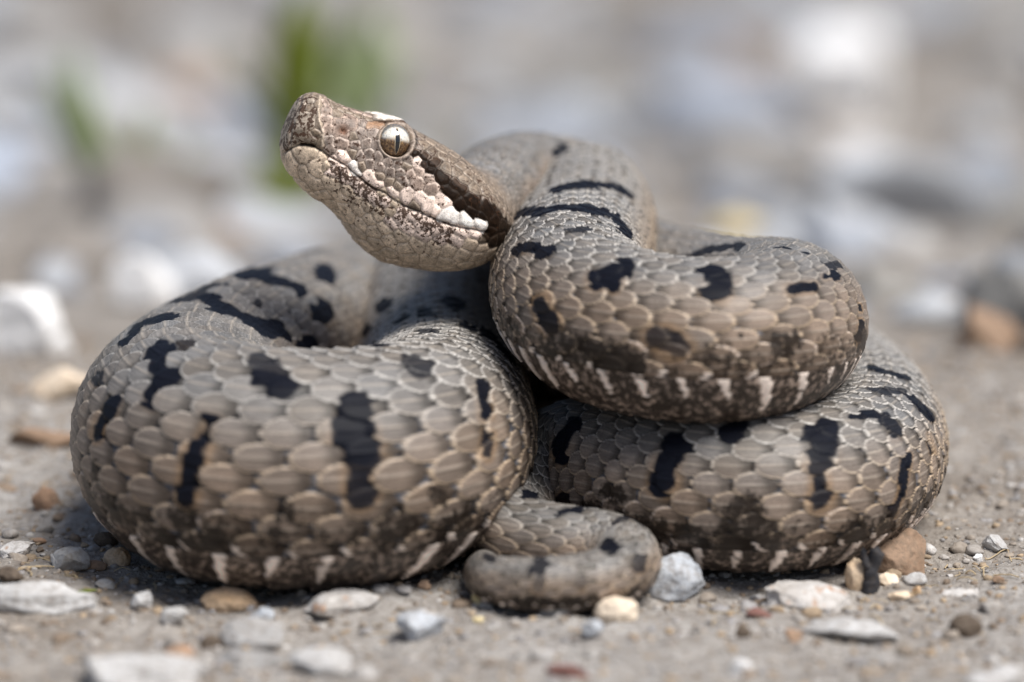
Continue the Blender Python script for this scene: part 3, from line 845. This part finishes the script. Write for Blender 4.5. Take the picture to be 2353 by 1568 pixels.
    # fade to body scales at the nape
    fade = sstep(headlen + 2, headlen + 8, ss[:HN])[:, None] * np.ones((1, J))
    fade_top = np.maximum(fade, sstep(A_END - 180, A_END - 60, A[:HN])[:, None] * (thh < .9))
    for full, hv_ in ((hgt, hh), (speck, hs), (mott, np.zeros_like(hh))):
        m = hv_ * (1 - fade) + full[:HN, :J] * fade
        full[:HN, :J] = m
        full[:HN, J:] = m[:, -2:0:-1]
    mcol = hc * (1 - fade[..., None]) + colr[:HN, :J] * fade[..., None]
    colr[:HN, :J] = mcol; colr[:HN, J:] = mcol[:, -2:0:-1]
    suv[:HN] = suv[:HN] * 0 + base[:HN] * np.array([1.2, 1.2, 1.2])

    # nose cap stays smooth
    hgt *= sstep(0, .5, ss)[:, None]
    hgt *= np.clip((total - ss) / 3, 0, 1)[:, None]
    verts = base + nrm * hgt[..., None]
    # supraocular shelf: push the brow outwards so it hangs over the eye
    bvm = np.concatenate([bv, bv[:, -2:0:-1]], 1)
    side_sgn = np.concatenate([np.ones(J), -np.ones(NT - J)])[None, :, None]
    verts[:HN] += (EL[None, None] * side_sgn * .8) * bvm[..., None]

    fl = verts.reshape(-1, 3)
    i = np.arange(n - 1)[:, None] * NT; j = np.arange(NT)[None]
    jn = (j + 1) % NT
    F = np.stack([i + j, i + jn, i + NT + jn, i + NT + j], -1).reshape(-1, 4)
    if near_sign < 0: pass
    # orientation check
    a, b, c = fl[F[len(F)//2][0]], fl[F[len(F)//2][1]], fl[F[len(F)//2][3]]
    ring_i = F[len(F)//2][0] // NT
    if np.cross(b - a, c - a) @ (a - cen[ring_i]) < 0: F = F[:, ::-1]
    # close the tail and the snout with pole fans folded into quads
    print('snake verts', len(fl), 'faces', len(F), 'length', total)
    root = bpy.data.objects.new('viper', None); COL.objects.link(root)
    tag(root, 'coiled grey brown viper with dark bars, head raised on its coils', 'snake')
    o = mesh_obj('body', fl, F, mat_snake(), root, True, {
        'Col': ('FLOAT_COLOR', np.clip(colr, 0, 1).reshape(-1, 3)), 'mott': ('FLOAT', mott), 'speck': ('FLOAT', np.clip(speck, 0, 1.2)), 'suv': ('FLOAT_VECTOR', suv.reshape(-1, 3))})
    # ---- eyes
    j = locate(975, 480)
    surf = hb_[j]
    out = hn[j]
    build_eyes(root, surf, out)
    return root

def build_eyes(root, surf, out):
    rE = 2.34
    view = CAM - surf; view /= np.linalg.norm(view)
    axis_n = EL * .94 + EP * .10 - EA * .05
    axis_n = axis_n / np.linalg.norm(axis_n)
    ctr_n = surf - axis_n * (rE - .58)
    La = (ctr_n - HO) @ EL
    M_eye, M_pup, M_rim = mat_eye(), mat_plain('black_pupil', (.006, .008, .012), .12, 1.0), mat_plain('pale_iris_edge', (.62, .50, .34), .35)
    for sgn in (1, -1):
        ax = axis_n if sgn > 0 else axis_n - 2 * (axis_n @ EL) * EL
        ctr = ctr_n if sgn > 0 else ctr_n - 2 * La * EL
        up = EP * .93 - EA * .37; up = up - (up @ ax) * ax; up /= np.linalg.norm(up)
        sd = np.cross(up, ax)
        nu_, nv_ = 72, 48
        vs_, cs = [], []
        for a in np.linspace(0, math.pi * .62, nv_):
            for b in np.linspace(0, 2 * math.pi, nu_, endpoint=False):
                d = ax * math.cos(a) + (sd * math.cos(b) + up * math.sin(b)) * math.sin(a)
                vs_.append(ctr + d * rE)
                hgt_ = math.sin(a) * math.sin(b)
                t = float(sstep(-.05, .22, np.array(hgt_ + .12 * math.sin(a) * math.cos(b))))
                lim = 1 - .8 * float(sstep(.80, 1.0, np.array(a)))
                cs.append(lim * (np.array([.10, .05, .02]) * (1 - t) + np.array([.86, .84, .76]) * t))  # bronze iris below; near-white upper half is sky reflection painted into the colour
        fs = []
        for q in range(nv_ - 1):
            for k in range(nu_):
                fs.append((q * nu_ + k, q * nu_ + (k + 1) % nu_, (q + 1) * nu_ + (k + 1) % nu_, (q + 1) * nu_ + k))
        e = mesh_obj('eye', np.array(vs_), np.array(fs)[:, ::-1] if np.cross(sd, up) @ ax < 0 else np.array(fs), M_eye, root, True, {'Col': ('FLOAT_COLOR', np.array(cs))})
        def slit(nm, hw, hh, lift, mat):
            v, f = [], []
            m = 40
            for i_ in range(m + 1):
                y = -1 + 2 * i_ / m
                wv = hw * max(1 - abs(y) ** 2.2, 0) ** .8
                for x in (-1, -.33, .33, 1):
                    off = sd * (x * wv + .05) + up * (y * hh + .02)
                    l2 = off @ off
                    v.append(ctr + off + ax * math.sqrt(max((rE + lift) ** 2 - l2, .01)))
            for i_ in range(m):
                for x in range(3):
                    a0 = i_ * 4 + x
                    f.append((a0, a0 + 1, a0 + 5, a0 + 4))
            f = np.array(f)
            p0, p1, p3 = v[f[60][0]], v[f[60][1]], v[f[60][3]]
            if np.cross(p1 - p0, p3 - p0) @ ax < 0: f = f[:, ::-1]
            mesh_obj(nm, np.array(v), f, mat, e)
        slit('iris_edge', .37, 1.76, .006, M_rim)
        slit('pupil', .30, 1.70, .014, M_pup)

viper = build_snake()

# ------------------------------------------------------------------ stones
def ico(sub):
    t = (1 + 5 ** .5) / 2
    v = [(-1, t, 0), (1, t, 0), (-1, -t, 0), (1, -t, 0), (0, -1, t), (0, 1, t), (0, -1, -t), (0, 1, -t), (t, 0, -1), (t, 0, 1), (-t, 0, -1), (-t, 0, 1)]
    f = [(0, 11, 5), (0, 5, 1), (0, 1, 7), (0, 7, 10), (0, 10, 11), (1, 5, 9), (5, 11, 4), (11, 10, 2), (10, 7, 6), (7, 1, 8), (3, 9, 4), (3, 4, 2), (3, 2, 6), (3, 6, 8), (3, 8, 9), (4, 9, 5), (2, 4, 11), (6, 2, 10), (8, 6, 7), (9, 8, 1)]
    v = [np.array(a, float) / np.linalg.norm(a) for a in v]
    for _ in range(sub):
        cache, nf = {}, []
        def midp(a, b):
            k = (min(a, b), max(a, b))
            if k not in cache:
                m = v[a] + v[b]; v.append(m / np.linalg.norm(m)); cache[k] = len(v) - 1
            return cache[k]
        for a, b, c in f:
            ab, bc, ca = midp(a, b), midp(b, c), midp(c, a)
            nf += [(a, ab, ca), (b, bc, ab), (c, ca, bc), (ab, bc, ca)]
        f = nf
    return np.array(v), np.array(f)
ICO = {k: ico(k) for k in (0, 1, 2, 3, 4)}

def rock_shape(sub, seed, angular=.5, lump=.18):
    v, f = ICO[sub]
    r = np.random.default_rng(seed)
    o = v.copy()
    # chipped facets
    for _ in range(int(16 * angular) + 2):
        d = r.normal(size=3); d /= np.linalg.norm(d)
        lim = r.uniform(.42, .85) if angular > .3 else r.uniform(.75, .95)
        over = np.maximum(o @ d - lim, 0)
        o = o - over[:, None] * d * (.95 if angular > .3 else .6)
    o = o * (1 + lump * fbm(v + seed * 3.1, 1.3, 3, seed)[:, None] * .7)
    o = o * (1 + .05 * fbm(v + seed, 4.0, 3, seed + 5)[:, None])
    o = o / np.abs(o).max(0)
    return o, f

STONE_N = [0]; NAMED = []
def stone(name, label, px, py, wpx, hpx, mat, deep=.8, ang=.5, rot=None, sink=.5, z0=0.0, group=None, sub=4, cat='stone', seed=None):
    STONE_N[0] += 1; NAMED.append((px, py, wpx, hpx))
    seed = seed or STONE_N[0]
    # hpx is the height of its outline in the photograph; its foot lies at py + hpx/2
    foot, t = PG(px, py + hpx * .5 * .7, z0)
    s = KPX * t
    W = wpx * s * .5; Dp = W * deep
    Hh = max((hpx * s - 2 * Dp * math.sin(PITCH) * .6) / (2 - sink) / math.cos(PITCH), W * .30)
    v, f = rock_shape(sub, seed, ang)
    a = (random.uniform(-.4, .4) if rot is None else rot)
    v = v * np.array([W, Dp, Hh]) * 1.05
    c, s_ = math.cos(a), math.sin(a)
    v = np.stack([v[:, 0] * c - v[:, 1] * s_, v[:, 0] * s_ + v[:, 1] * c, v[:, 2]], -1)
    gz = float(ground_z(np.array([[foot[0], foot[1] + Dp * .6]]))[0]) + z0
    loc = np.array([foot[0], foot[1] + Dp * .6, gz + Hh * (1 - sink) - Hh * .0])
    o = mesh_obj(name, v, f, STONE[mat] if isinstance(mat, str) else mat, None, True)
    o.location = loc * MM
    tag(o, label, cat, group)
    return o

def LS(*rows):
    for r_ in rows:
        nm, lb, x, y, wd, ht, mt = r_[:7]; kw = r_[7] if len(r_) > 7 else {}
        stone(nm, lb, x, y, wd, ht, mt, **kw)

LS(
 ('pebble', 'tan rounded pebble with a hollow, lying against the big left coil', 520, 1368, 138, 58, 'tan', dict(ang=.15, deep=.6)),
 ('pebble', 'small white angular pebble left of the tan hollow pebble', 330, 1376, 64, 44, 'white', dict(ang=.7)),
 ('stone', 'flat white slab lying at the left edge in front of the snake', 90, 1385, 250, 48, 'white', dict(deep=.45, ang=.7)),
 ('stone', 'grey pointed angular rock left of the big coil', 148, 1282, 105, 70, 'grey', dict(ang=.9, deep=.7)),
 ('pebble', 'small brown elongated pebble beside the grey pointed rock', 212, 1287, 66, 26, 'brown', dict(ang=.2, deep=.5, rot=.1)),
 ('pebble', 'yellowish pebble half under the left coil', 268, 1270, 66, 48, 'tan', dict(ang=.3)),
 ('pebble', 'dark pebble behind the yellowish pebble at the left coil', 242, 1240, 55, 34, 'dark', dict(ang=.3)),
 ('clod', 'dark brown clod at the left picture edge', 22, 1336, 70, 44, 'dark', dict(ang=.5)),
 ('pebble', 'small grey pebble on bare soil below the elongated brown pebble', 240, 1330, 48, 24, 'grey'),
 ('pebble', 'flat rust brown pebble on bare soil behind the grey pointed rock', 90, 1238, 32, 15, 'rust', dict(ang=.2)),
 ('stone', 'pale stone at the left edge behind the grey pointed rock', 30, 1256, 90, 52, 'slab', dict(ang=.6)),
 ('stone', 'pale blue grey stone in the front, between left coil and tail', 975, 1432, 120, 70, 'blue', dict(ang=.6)),
 ('pebble', 'dark hollow looking pebble in the blurred left foreground', 486, 1462, 56, 34, 'dark', dict(ang=.2)),
 ('stone', 'wide grey stone in the foreground below the tan hollow pebble', 590, 1450, 170, 66, 'grey', dict(ang=.4)),
 ('stone', 'dark edged grey stone in the foreground, lowest of the grey pair', 575, 1500, 150, 60, 'grey', dict(ang=.4)),
 ('stone', 'big bright white stone cut by the bottom edge at left', 305, 1556, 320, 80, 'white', dict(deep=.6, ang=.4)),
 ('stone', 'whitish stone in the bottom foreground left of centre', 745, 1525, 170, 62, 'white', dict(ang=.4)),
 ('pebble', 'orange brown pebble in the blurred left foreground', 415, 1506, 72, 44, 'rust', dict(ang=.3)),
 ('stone', 'flat earthy slab under the front of the left coil', 760, 1392, 220, 48, 'slab', dict(ang=.5, deep=.5, sink=.45)),
 ('pebble', 'pale grey pebble with a dark side left of the wide grey stone', 400, 1410, 62, 46, 'white', dict(ang=.5)),
 ('pebble', 'pale pebble right beneath the tan hollow pebble', 600, 1408, 60, 36, 'blue', dict(ang=.4)),
 ('pebble', 'small reddish pebble in shade between left coil and tail', 975, 1344, 30, 26, 'rust', dict(ang=.4)),
 ('pebble', 'small yellow pebble under the outer curve of the tail', 1098, 1378, 30, 40, 'yellow', dict(ang=.5)),
 ('pebble', 'tiny yellow pebble in front of the tail tip curve', 1100, 1426, 28, 20, 'yellow'),
 ('stone', 'blue grey limestone block between tail loop and right coil', 1560, 1322, 165, 110, 'blue', dict(ang=.75, deep=.7)),
 ('pebble', 'cream egg shaped pebble in front of the tail loop', 1420, 1408, 112, 66, 'cream', dict(ang=.1, rot=-.3, sub=4)),
 ('pebble', 'half brown pebble under the lowest bend of the tail', 1278, 1400, 76, 54, 'slab', dict(ang=.3)),
 ('stone', 'large weathered slab with pitted white top under the right coil', 1835, 1352, 240, 100, 'slab', dict(ang=.65, deep=.75, sub=4)),
 ('clod', 'lumpy tan clod stuck to the black twig at the right', 1966, 1322, 52, 74, 'tan', dict(ang=.2)),
 ('pebble', 'dark red flat chip right of the cream egg shaped pebble', 1746, 1413, 58, 30, 'red', dict(ang=.5)),
 ('stone', 'whitish flat stone in the right foreground', 1955, 1442, 225, 70, 'white', dict(ang=.35, deep=.6)),
 ('clod', 'dark brown round clod on soil at the far right', 2222, 1426, 78, 54, 'dark', dict(ang=.2)),
 ('clod', 'small dark brown clod left of the whitish flat stone', 1706, 1456, 40, 32, 'dark', dict(ang=.2)),
 ('stone', 'earth brown stone wedged under the bend of the right coil', 2070, 1266, 150, 110, 'brown', dict(ang=.5)),
 ('pebble', 'pale orange pebble right beside the black twig', 2035, 1322, 62, 40, 'cream', dict(ang=.5)),
 ('pebble', 'pale flat pebble right of the black twig, farther of two', 2098, 1320, 64, 30, 'white', dict(ang=.6)),
 ('pebble', 'cream flat pebble lying in front of the black twig', 2068, 1357, 54, 26, 'cream', dict(ang=.5)),
 ('pebble', 'tiny tan pebble right of the cream flat pebble', 2110, 1354, 28, 22, 'tan'),
 ('pebble', 'yellow chip lying before the large weathered slab', 1781, 1372, 42, 18, 'yellow', dict(ang=.7)),
 ('stone', 'pale rounded stone on soil right of the right coil', 2290, 1240, 62, 44, 'white', dict(ang=.4)),
 ('pebble', 'small white pebble on soil right of the right coil', 2250, 1262, 26, 18, 'bright'),
 ('pebble', 'flat tan pebble near the right edge', 2205, 1352, 90, 26, 'slab', dict(ang=.5, deep=.5)),
 ('pebble', 'brown pebble near the right edge behind the flat tan pebble', 2292, 1330, 34, 20, 'brown'),
 ('stone', 'white stone cut by the lower right corner', 2280, 1556, 150, 60, 'white', dict(ang=.4)),
 ('pebble', 'white blue pebble in the foreground below the cream egg shaped pebble', 1362, 1464, 56, 44, 'blue', dict(ang=.4)),
 ('pebble', 'small white pebble in the blurred bottom foreground, right of centre', 1704, 1532, 52, 42, 'bright', dict(ang=.4)),
 ('stone', 'dark red brown sliver of stone at the bottom, right of centre', 1310, 1545, 110, 36, 'red', dict(ang=.6, deep=.5)),
 ('pebble', 'rust pebble in the foreground right of the small dark clod', 1822, 1460, 46, 32, 'rust'),
 # ---- out-of-focus background
 ('stone', 'big dazzling white rock in the blurred background at upper right', 1960, 190, 320, 240, 'pale', dict(ang=.4, deep=.7)),
 ('stone', 'cream white stone behind the left coil', 335, 660, 160, 130, 'bright', dict(ang=.4)),
 ('stone', 'white stone at the left edge behind the big coil', 45, 755, 220, 170, 'bright', dict(ang=.4)),
 ('stone', 'dark brown stone in the background at the right edge', 2262, 752, 190, 130, 'brown', dict(ang=.5)),
 ('stone', 'blue white stone left of the dark brown background stone', 2135, 700, 170, 90, 'blue', dict(ang=.4)),
 ('pebble', 'brown pebble left of the big coil, out of focus', 104, 1135, 66, 60, 'rust', dict(ang=.3)),
 ('stone', 'cream stone in the blur just left of the big coil', 145, 890, 150, 80, 'cream', dict(ang=.4)),
 ('stone', 'rust coloured rock in the upper left background', 410, 195, 190, 95, 'rust', dict(ang=.5)),
 ('stone', 'pale grey rock above the rust coloured background rock', 430, 95, 290, 150, 'white', dict(ang=.5)),
 ('stone', 'yellowish stone behind the middle coil', 1680, 528, 190, 74, 'yellow', dict(ang=.4)),
 ('stone', 'bluish rock in the background left of the dazzling white rock', 1490, 250, 210, 130, 'blue', dict(ang=.5)),
 ('stone', 'large bluish rock in the background above the snake head', 1080, 110, 330, 110, 'blue', dict(ang=.5)),
 ('stone', 'pale bluish rock at the top edge above the snout', 860, 55, 240, 110, 'white', dict(ang=.5)),
 ('stone', 'whitish rock in the upper left corner', 60, 90, 240, 130, 'white', dict(ang=.5)),
 ('stone', 'bluish stone among the weeds left of the chin', 520, 410, 210, 90, 'blue', dict(ang=.5)),
 ('stone', 'grey blue stone left of the rust coloured background rock', 220, 130, 150, 80, 'blue', dict(ang=.5)),
 ('stone', 'white rock cut by the right edge near the top', 2340, 190, 150, 130, 'white', dict(ang=.4)),
 ('stone', 'bluish stone at the right, below the rock cut by the edge', 2270, 300, 150, 100, 'blue', dict(ang=.4)),
 ('stone', 'reddish brown stone in the blur left of the throat', 490, 545, 150, 60, 'brown', dict(ang=.5)),
 ('stone', 'tan rock below the dazzling white rock', 1930, 300, 250, 90, 'slab', dict(ang=.5)),
 ('stone', 'flat shaded stone in the blur left of the big coil', 90, 1000, 190, 60, 'brown', dict(ang=.5, deep=.5)),
 ('stone', 'bluish white stone in the top background between the large bluish rock and the dazzling one', 1310, 40, 180, 80, 'blue', dict(ang=.4)),
 ('stone', 'pale stone in the right background above the dark brown one', 2090, 560, 170, 80, 'white', dict(ang=.4)),
 ('stone', 'brown shaded stone in the top background right of centre', 1690, 150, 170, 70, 'brown', dict(ang=.4)),
)

# ------------------------------------------------------------------ charred twig
def tube(pts, rad, sides=12):
    pts = np.asarray(pts, float); n = len(pts)
    T = np.gradient(pts, axis=0); T /= np.linalg.norm(T, axis=1, keepdims=True)
    ref = np.array([.3, .9, .1]); v = []
    for i in range(n):
        a = np.cross(T[i], ref); a /= np.linalg.norm(a); b = np.cross(T[i], a)
        for k in range(sides):
            t = 2 * math.pi * k / sides
            v.append(pts[i] + rad[i] * (a * math.cos(t) + b * math.sin(t)))
    f = [(i * sides + k, i * sides + (k + 1) % sides, (i + 1) * sides + (k + 1) % sides, (i + 1) * sides + k) for i in range(n - 1) for k in range(sides)]
    return np.array(v), np.array(f)

def twig():
    foot, t = PG(1998, 1348)
    pts = np.array([[0, 0, -.6], [.2, .1, .8], [.1, 0, 1.8], [.5, .2, 3.0], [.8, .1, 4.2], [1.0, .2, 5.0]]) + foot
    pts = catmull(pts, 6)
    rad = np.interp(np.linspace(0, 1, len(pts)), [0, .15, .5, .85, 1], [1.0, 1.15, .8, 1.0, .25])
    v, f = tube(pts, rad, 18)
    v = v + fbm(v, 1.1, 3, 5)[:, None] * .28 * (v - foot - np.array([.4, 0, 2])) / 3
    root = bpy.data.objects.new('twig', None); COL.objects.link(root)
    tag(root, 'short black charred twig stub standing before the right coil', 'twig')
    mesh_obj('stem', v, f, STONE['black'], root)
    p2 = catmull(np.array([[.1, 0, 2.2], [-.6, -.2, 3.2], [-.9, -.3, 4.2], [-.7, -.3, 4.9]]) + foot, 6)
    v, f = tube(p2, np.interp(np.linspace(0, 1, len(p2)), [0, 1], [.7, .35]), 14)
    v = v + fbm(v, 1.3, 2, 15)[:, None] * .12
    mesh_obj('side_shoot', v, f, STONE['black'], root)
twig()

# ------------------------------------------------------------------ weeds
LEAF_A = mat_leaf('fresh_green_leaf', (.17, .22, .02), (.25, .29, .035))
LEAF_B = mat_leaf('pale_green_leaf', (.34, .42, .20), (.42, .48, .28))
def blade(base, direc, length, width, curl, seed):
    """a leaf blade with a fold along its midrib"""
    r = np.random.default_rng(seed)
    up = np.array([0, 0, 1.0]); d = np.array([direc[0], direc[1], 0.0]); d /= max(np.linalg.norm(d), 1e-6)
    side = np.cross(up, d); n = 10; v, f = [], []
    p = np.array(base, float); ang = direc[2]
    for i in range(n + 1):
        t = i / n
        w_ = width * (math.sin(math.pi * min(t * .94 + .06, 1)) ** .7 + .02)
        nrm_ = -d * math.sin(ang) + up * math.cos(ang) if False else np.cross(side, d * math.cos(ang) + up * math.sin(ang))
        v += [p - side * w_ + nrm_ * w_ * .3, p + nrm_ * 0, p + side * w_ + nrm_ * w_ * .3, p + nrm_ * .25]
        p = p + (d * math.cos(ang) + up * math.sin(ang)) * length / n
        ang -= curl / n
    for i in range(n):
        a = i * 4; b = a + 4
        f += [(a, a + 1, b + 1, b), (a + 1, a + 2, b + 2, b + 1), (a + 2, a + 3, b + 3, b + 2), (a + 3, a, b, b + 3)]
    return np.array(v), np.array(f)
def weed(name, label, px, py, blades, mat):
    foot, t = PG(px, py)
    foot[2] = float(ground_z(np.array([foot[:2]]))[0])
    sz = t / 1.45
    root = bpy.data.objects.new(name, None); COL.objects.link(root)
    root.location = foot * MM
    tag(root, label, 'weed', 'weeds in the blurred background')
    for k, (az, el, ln, wd, cu) in enumerate(blades):
        v, f = blade((0, 0, -.5), (math.cos(az), math.sin(az), el), ln * sz, wd * sz, cu, k)
        mesh_obj('leaf', v, f, mat, root)
weed('weed', 'fresh green broad leaved weed behind the snout', 678, 400, [(R(80), R(84), 34, 4.2, .3), (R(10), R(80), 30, 4.6, .2), (R(175), R(62), 24, 3.4, .5), (R(200), R(75), 18, 3, .4), (R(-20), R(40), 12, 3, .4), (R(120), R(86), 30, 4.0, -.1), (R(190), R(70), 26, 3.6, .3), (R(-5), R(66), 26, 3.6, .4), (R(260), R(50), 12, 2.5, .4)], LEAF_A)
weed('weed', 'pale green weed right behind the fresh green one', 815, 330, [(R(60), R(85), 26, 6.0, .3), (R(10), R(70), 22, 5, .4), (R(150), R(78), 24, 5, .3)], LEAF_B)
weed('weed', 'pale green grass leaning left in the left background', 300, 500, [(R(168), R(58), 32, 4.0, -.2), (R(170), R(50), 28, 4.4, -.2), (R(155), R(66), 32, 4.0, -.1), (R(10), R(55), 18, 4.2, .4)], LEAF_B)
weed('weed', 'small green sprout beside the grass in the left background', 330, 480, [(R(150), R(50), 16, 2.6, .3), (R(20), R(45), 14, 2.6, .3), (R(90), R(70), 18, 2.4, .2)], LEAF_A)

weed('weed', 'low olive green tuft under the fresh green weed, left of the throat', 668, 500, [(R(170), R(50), 12, 2.6, .4), (R(20), R(60), 14, 2.6, .3), (R(90), R(75), 16, 2.4, .2), (R(140), R(65), 14, 2.4, .2)], LEAF_A)
def leaf_bit():
    foot, t = PG(176, 1366)
    v, f = blade((0, 0, 0), (.9, .2, .25), 2.6, .75, .5, 3)
    o = mesh_obj('leaf_fragment', v, f, LEAF_A); foot[2] += .4
    o.location = foot * MM
    tag(o, 'tiny green leaf fragment lying by the flat white slab', 'leaf')
leaf_bit()

# ------------------------------------------------------------------ grit and gravel
def scatter(name, label, n, region, size, pal, seed, sub=0, avoid=None):
    r = np.random.default_rng(seed)
    V, Fc, Cc = [], [], []
    shapes = [rock_shape(sub, 500 + k, .7) for k in range(14)]
    off = 0
    sz = size[0] * (size[1] / size[0]) ** (r.random(n) ** 2.2)
    if region:
        (x0, x1), (y0, y1) = region
        xs = r.uniform(x0, x1, n); ys = r.uniform(y0, y1, n)
    else:                                   # thins out and coarsens with distance
        g = (5500 / 560.) ** r.random(n)
        ys = 560 * g - 443; xs = r.uniform(-1, 1, n) * 560 * g * .24; sz = sz * g ** .8
    gz = ground_z(np.stack([xs, ys], -1))
    if sz.max() > 5:                        # leave the big single stones free
        ax_, ay_, _d = project(np.stack([xs, ys, gz], -1))
        keep = np.ones(n, bool)
        for (a0, b0, c0, d0) in NAMED: keep &= ~((np.abs(ax_ - a0) < c0 * .62) & (ay_ > b0 - d0 * .4) & (ay_ < b0 + d0 * 1.1))
        xs, ys, sz, gz = xs[keep], ys[keep], sz[keep], gz[keep]; n = len(xs)
    for k in range(n):
        v, f = shapes[k % len(shapes)]
        a = r.uniform(0, 6.28); c, s = math.cos(a), math.sin(a)
        q = v * np.array([1, r.uniform(.6, 1), r.uniform(.4, .8)]) * sz[k]
        q = np.stack([q[:, 0] * c - q[:, 1] * s, q[:, 0] * s + q[:, 1] * c, q[:, 2]], -1)
        q += np.array([xs[k], ys[k], gz[k] + sz[k] * .05])
        V.append(q); Fc.append(f + off); off += len(q)
        col = np.array(pal[r.integers(len(pal))]) * r.uniform(.8, 1.15)
        Cc.append(np.repeat(col[None], len(q), 0))
    o = mesh_obj(name, np.concatenate(V), np.concatenate(Fc), MG, None, False, {'Col': ('FLOAT_COLOR', np.concatenate(Cc))})
    return tag(o, label, None, None, 'stuff')
MG = mat_gravel()
PAL = [(.36, .31, .26), (.30, .25, .20), (.42, .39, .36), (.50, .48, .46), (.24, .18, .13), (.40, .30, .20), (.33, .32, .32)]
PALB = [(.38, .40, .43), (.31, .34, .39), (.25, .23, .21), (.50, .52, .55), (.19, .165, .14), (.31, .30, .29), (.38, .43, .52), (.27, .265, .25)]
scatter('grit', 'fine sandy grit on the soil round the snake', 20000, ((-90, 90), (-64, 130)), (.15, .85), PAL, 1)
scatter('fine_gravel', 'loose small gravel on the soil round the snake', 1500, ((-95, 95), (-64, 150)), (.5, 1.9), PAL, 2, 1)
scatter('gravel', 'blurred gravel covering the ground behind the snake', 1300, None, (2.5, 20), PALB, 3, 2)

def straw():
    r = np.random.default_rng(12); V, Fc, off = [], [], 0
    spots = [(70, 1310), (110, 1300), (150, 1330), (60, 1345), (2270, 1275), (2190, 1290), (2240, 1310), (2300, 1290), (2080, 1390), (340, 1330), (1640, 1400), (900, 1400), (250, 1350), (1990, 1400), (2150, 1330)]
    for k in range(46):
        x, y = spots[k % len(spots)]
        p, t = PG(x + r.normal() * 45, y + r.normal() * 18)
        a = r.uniform(0, 6.28); ln = r.uniform(1.2, 4.5)
        d = np.array([math.cos(a), math.sin(a), 0]); q = np.array([-d[1], d[0], 0])
        tt_ = np.linspace(0, 1, 7)[:, None]
        pts = p + d * ln * tt_ + q * r.normal() * .8 * tt_ ** 2
        pts[:, 2] = ground_z(pts[:, :2]) + .22 + .35 * np.sin(tt_[:, 0] * 3.1) * r.random()
        v, f = tube(pts, np.full(7, r.uniform(.05, .12)), 6)
        V.append(v); Fc.append(f + off); off += len(v)
    o = mesh_obj('dry_straw', np.concatenate(V), np.concatenate(Fc), mat_plain('straw', (.52, .40, .24), .7))
    tag(o, 'bits of dry straw and root fibre scattered on the soil', None, None, 'stuff')
straw()
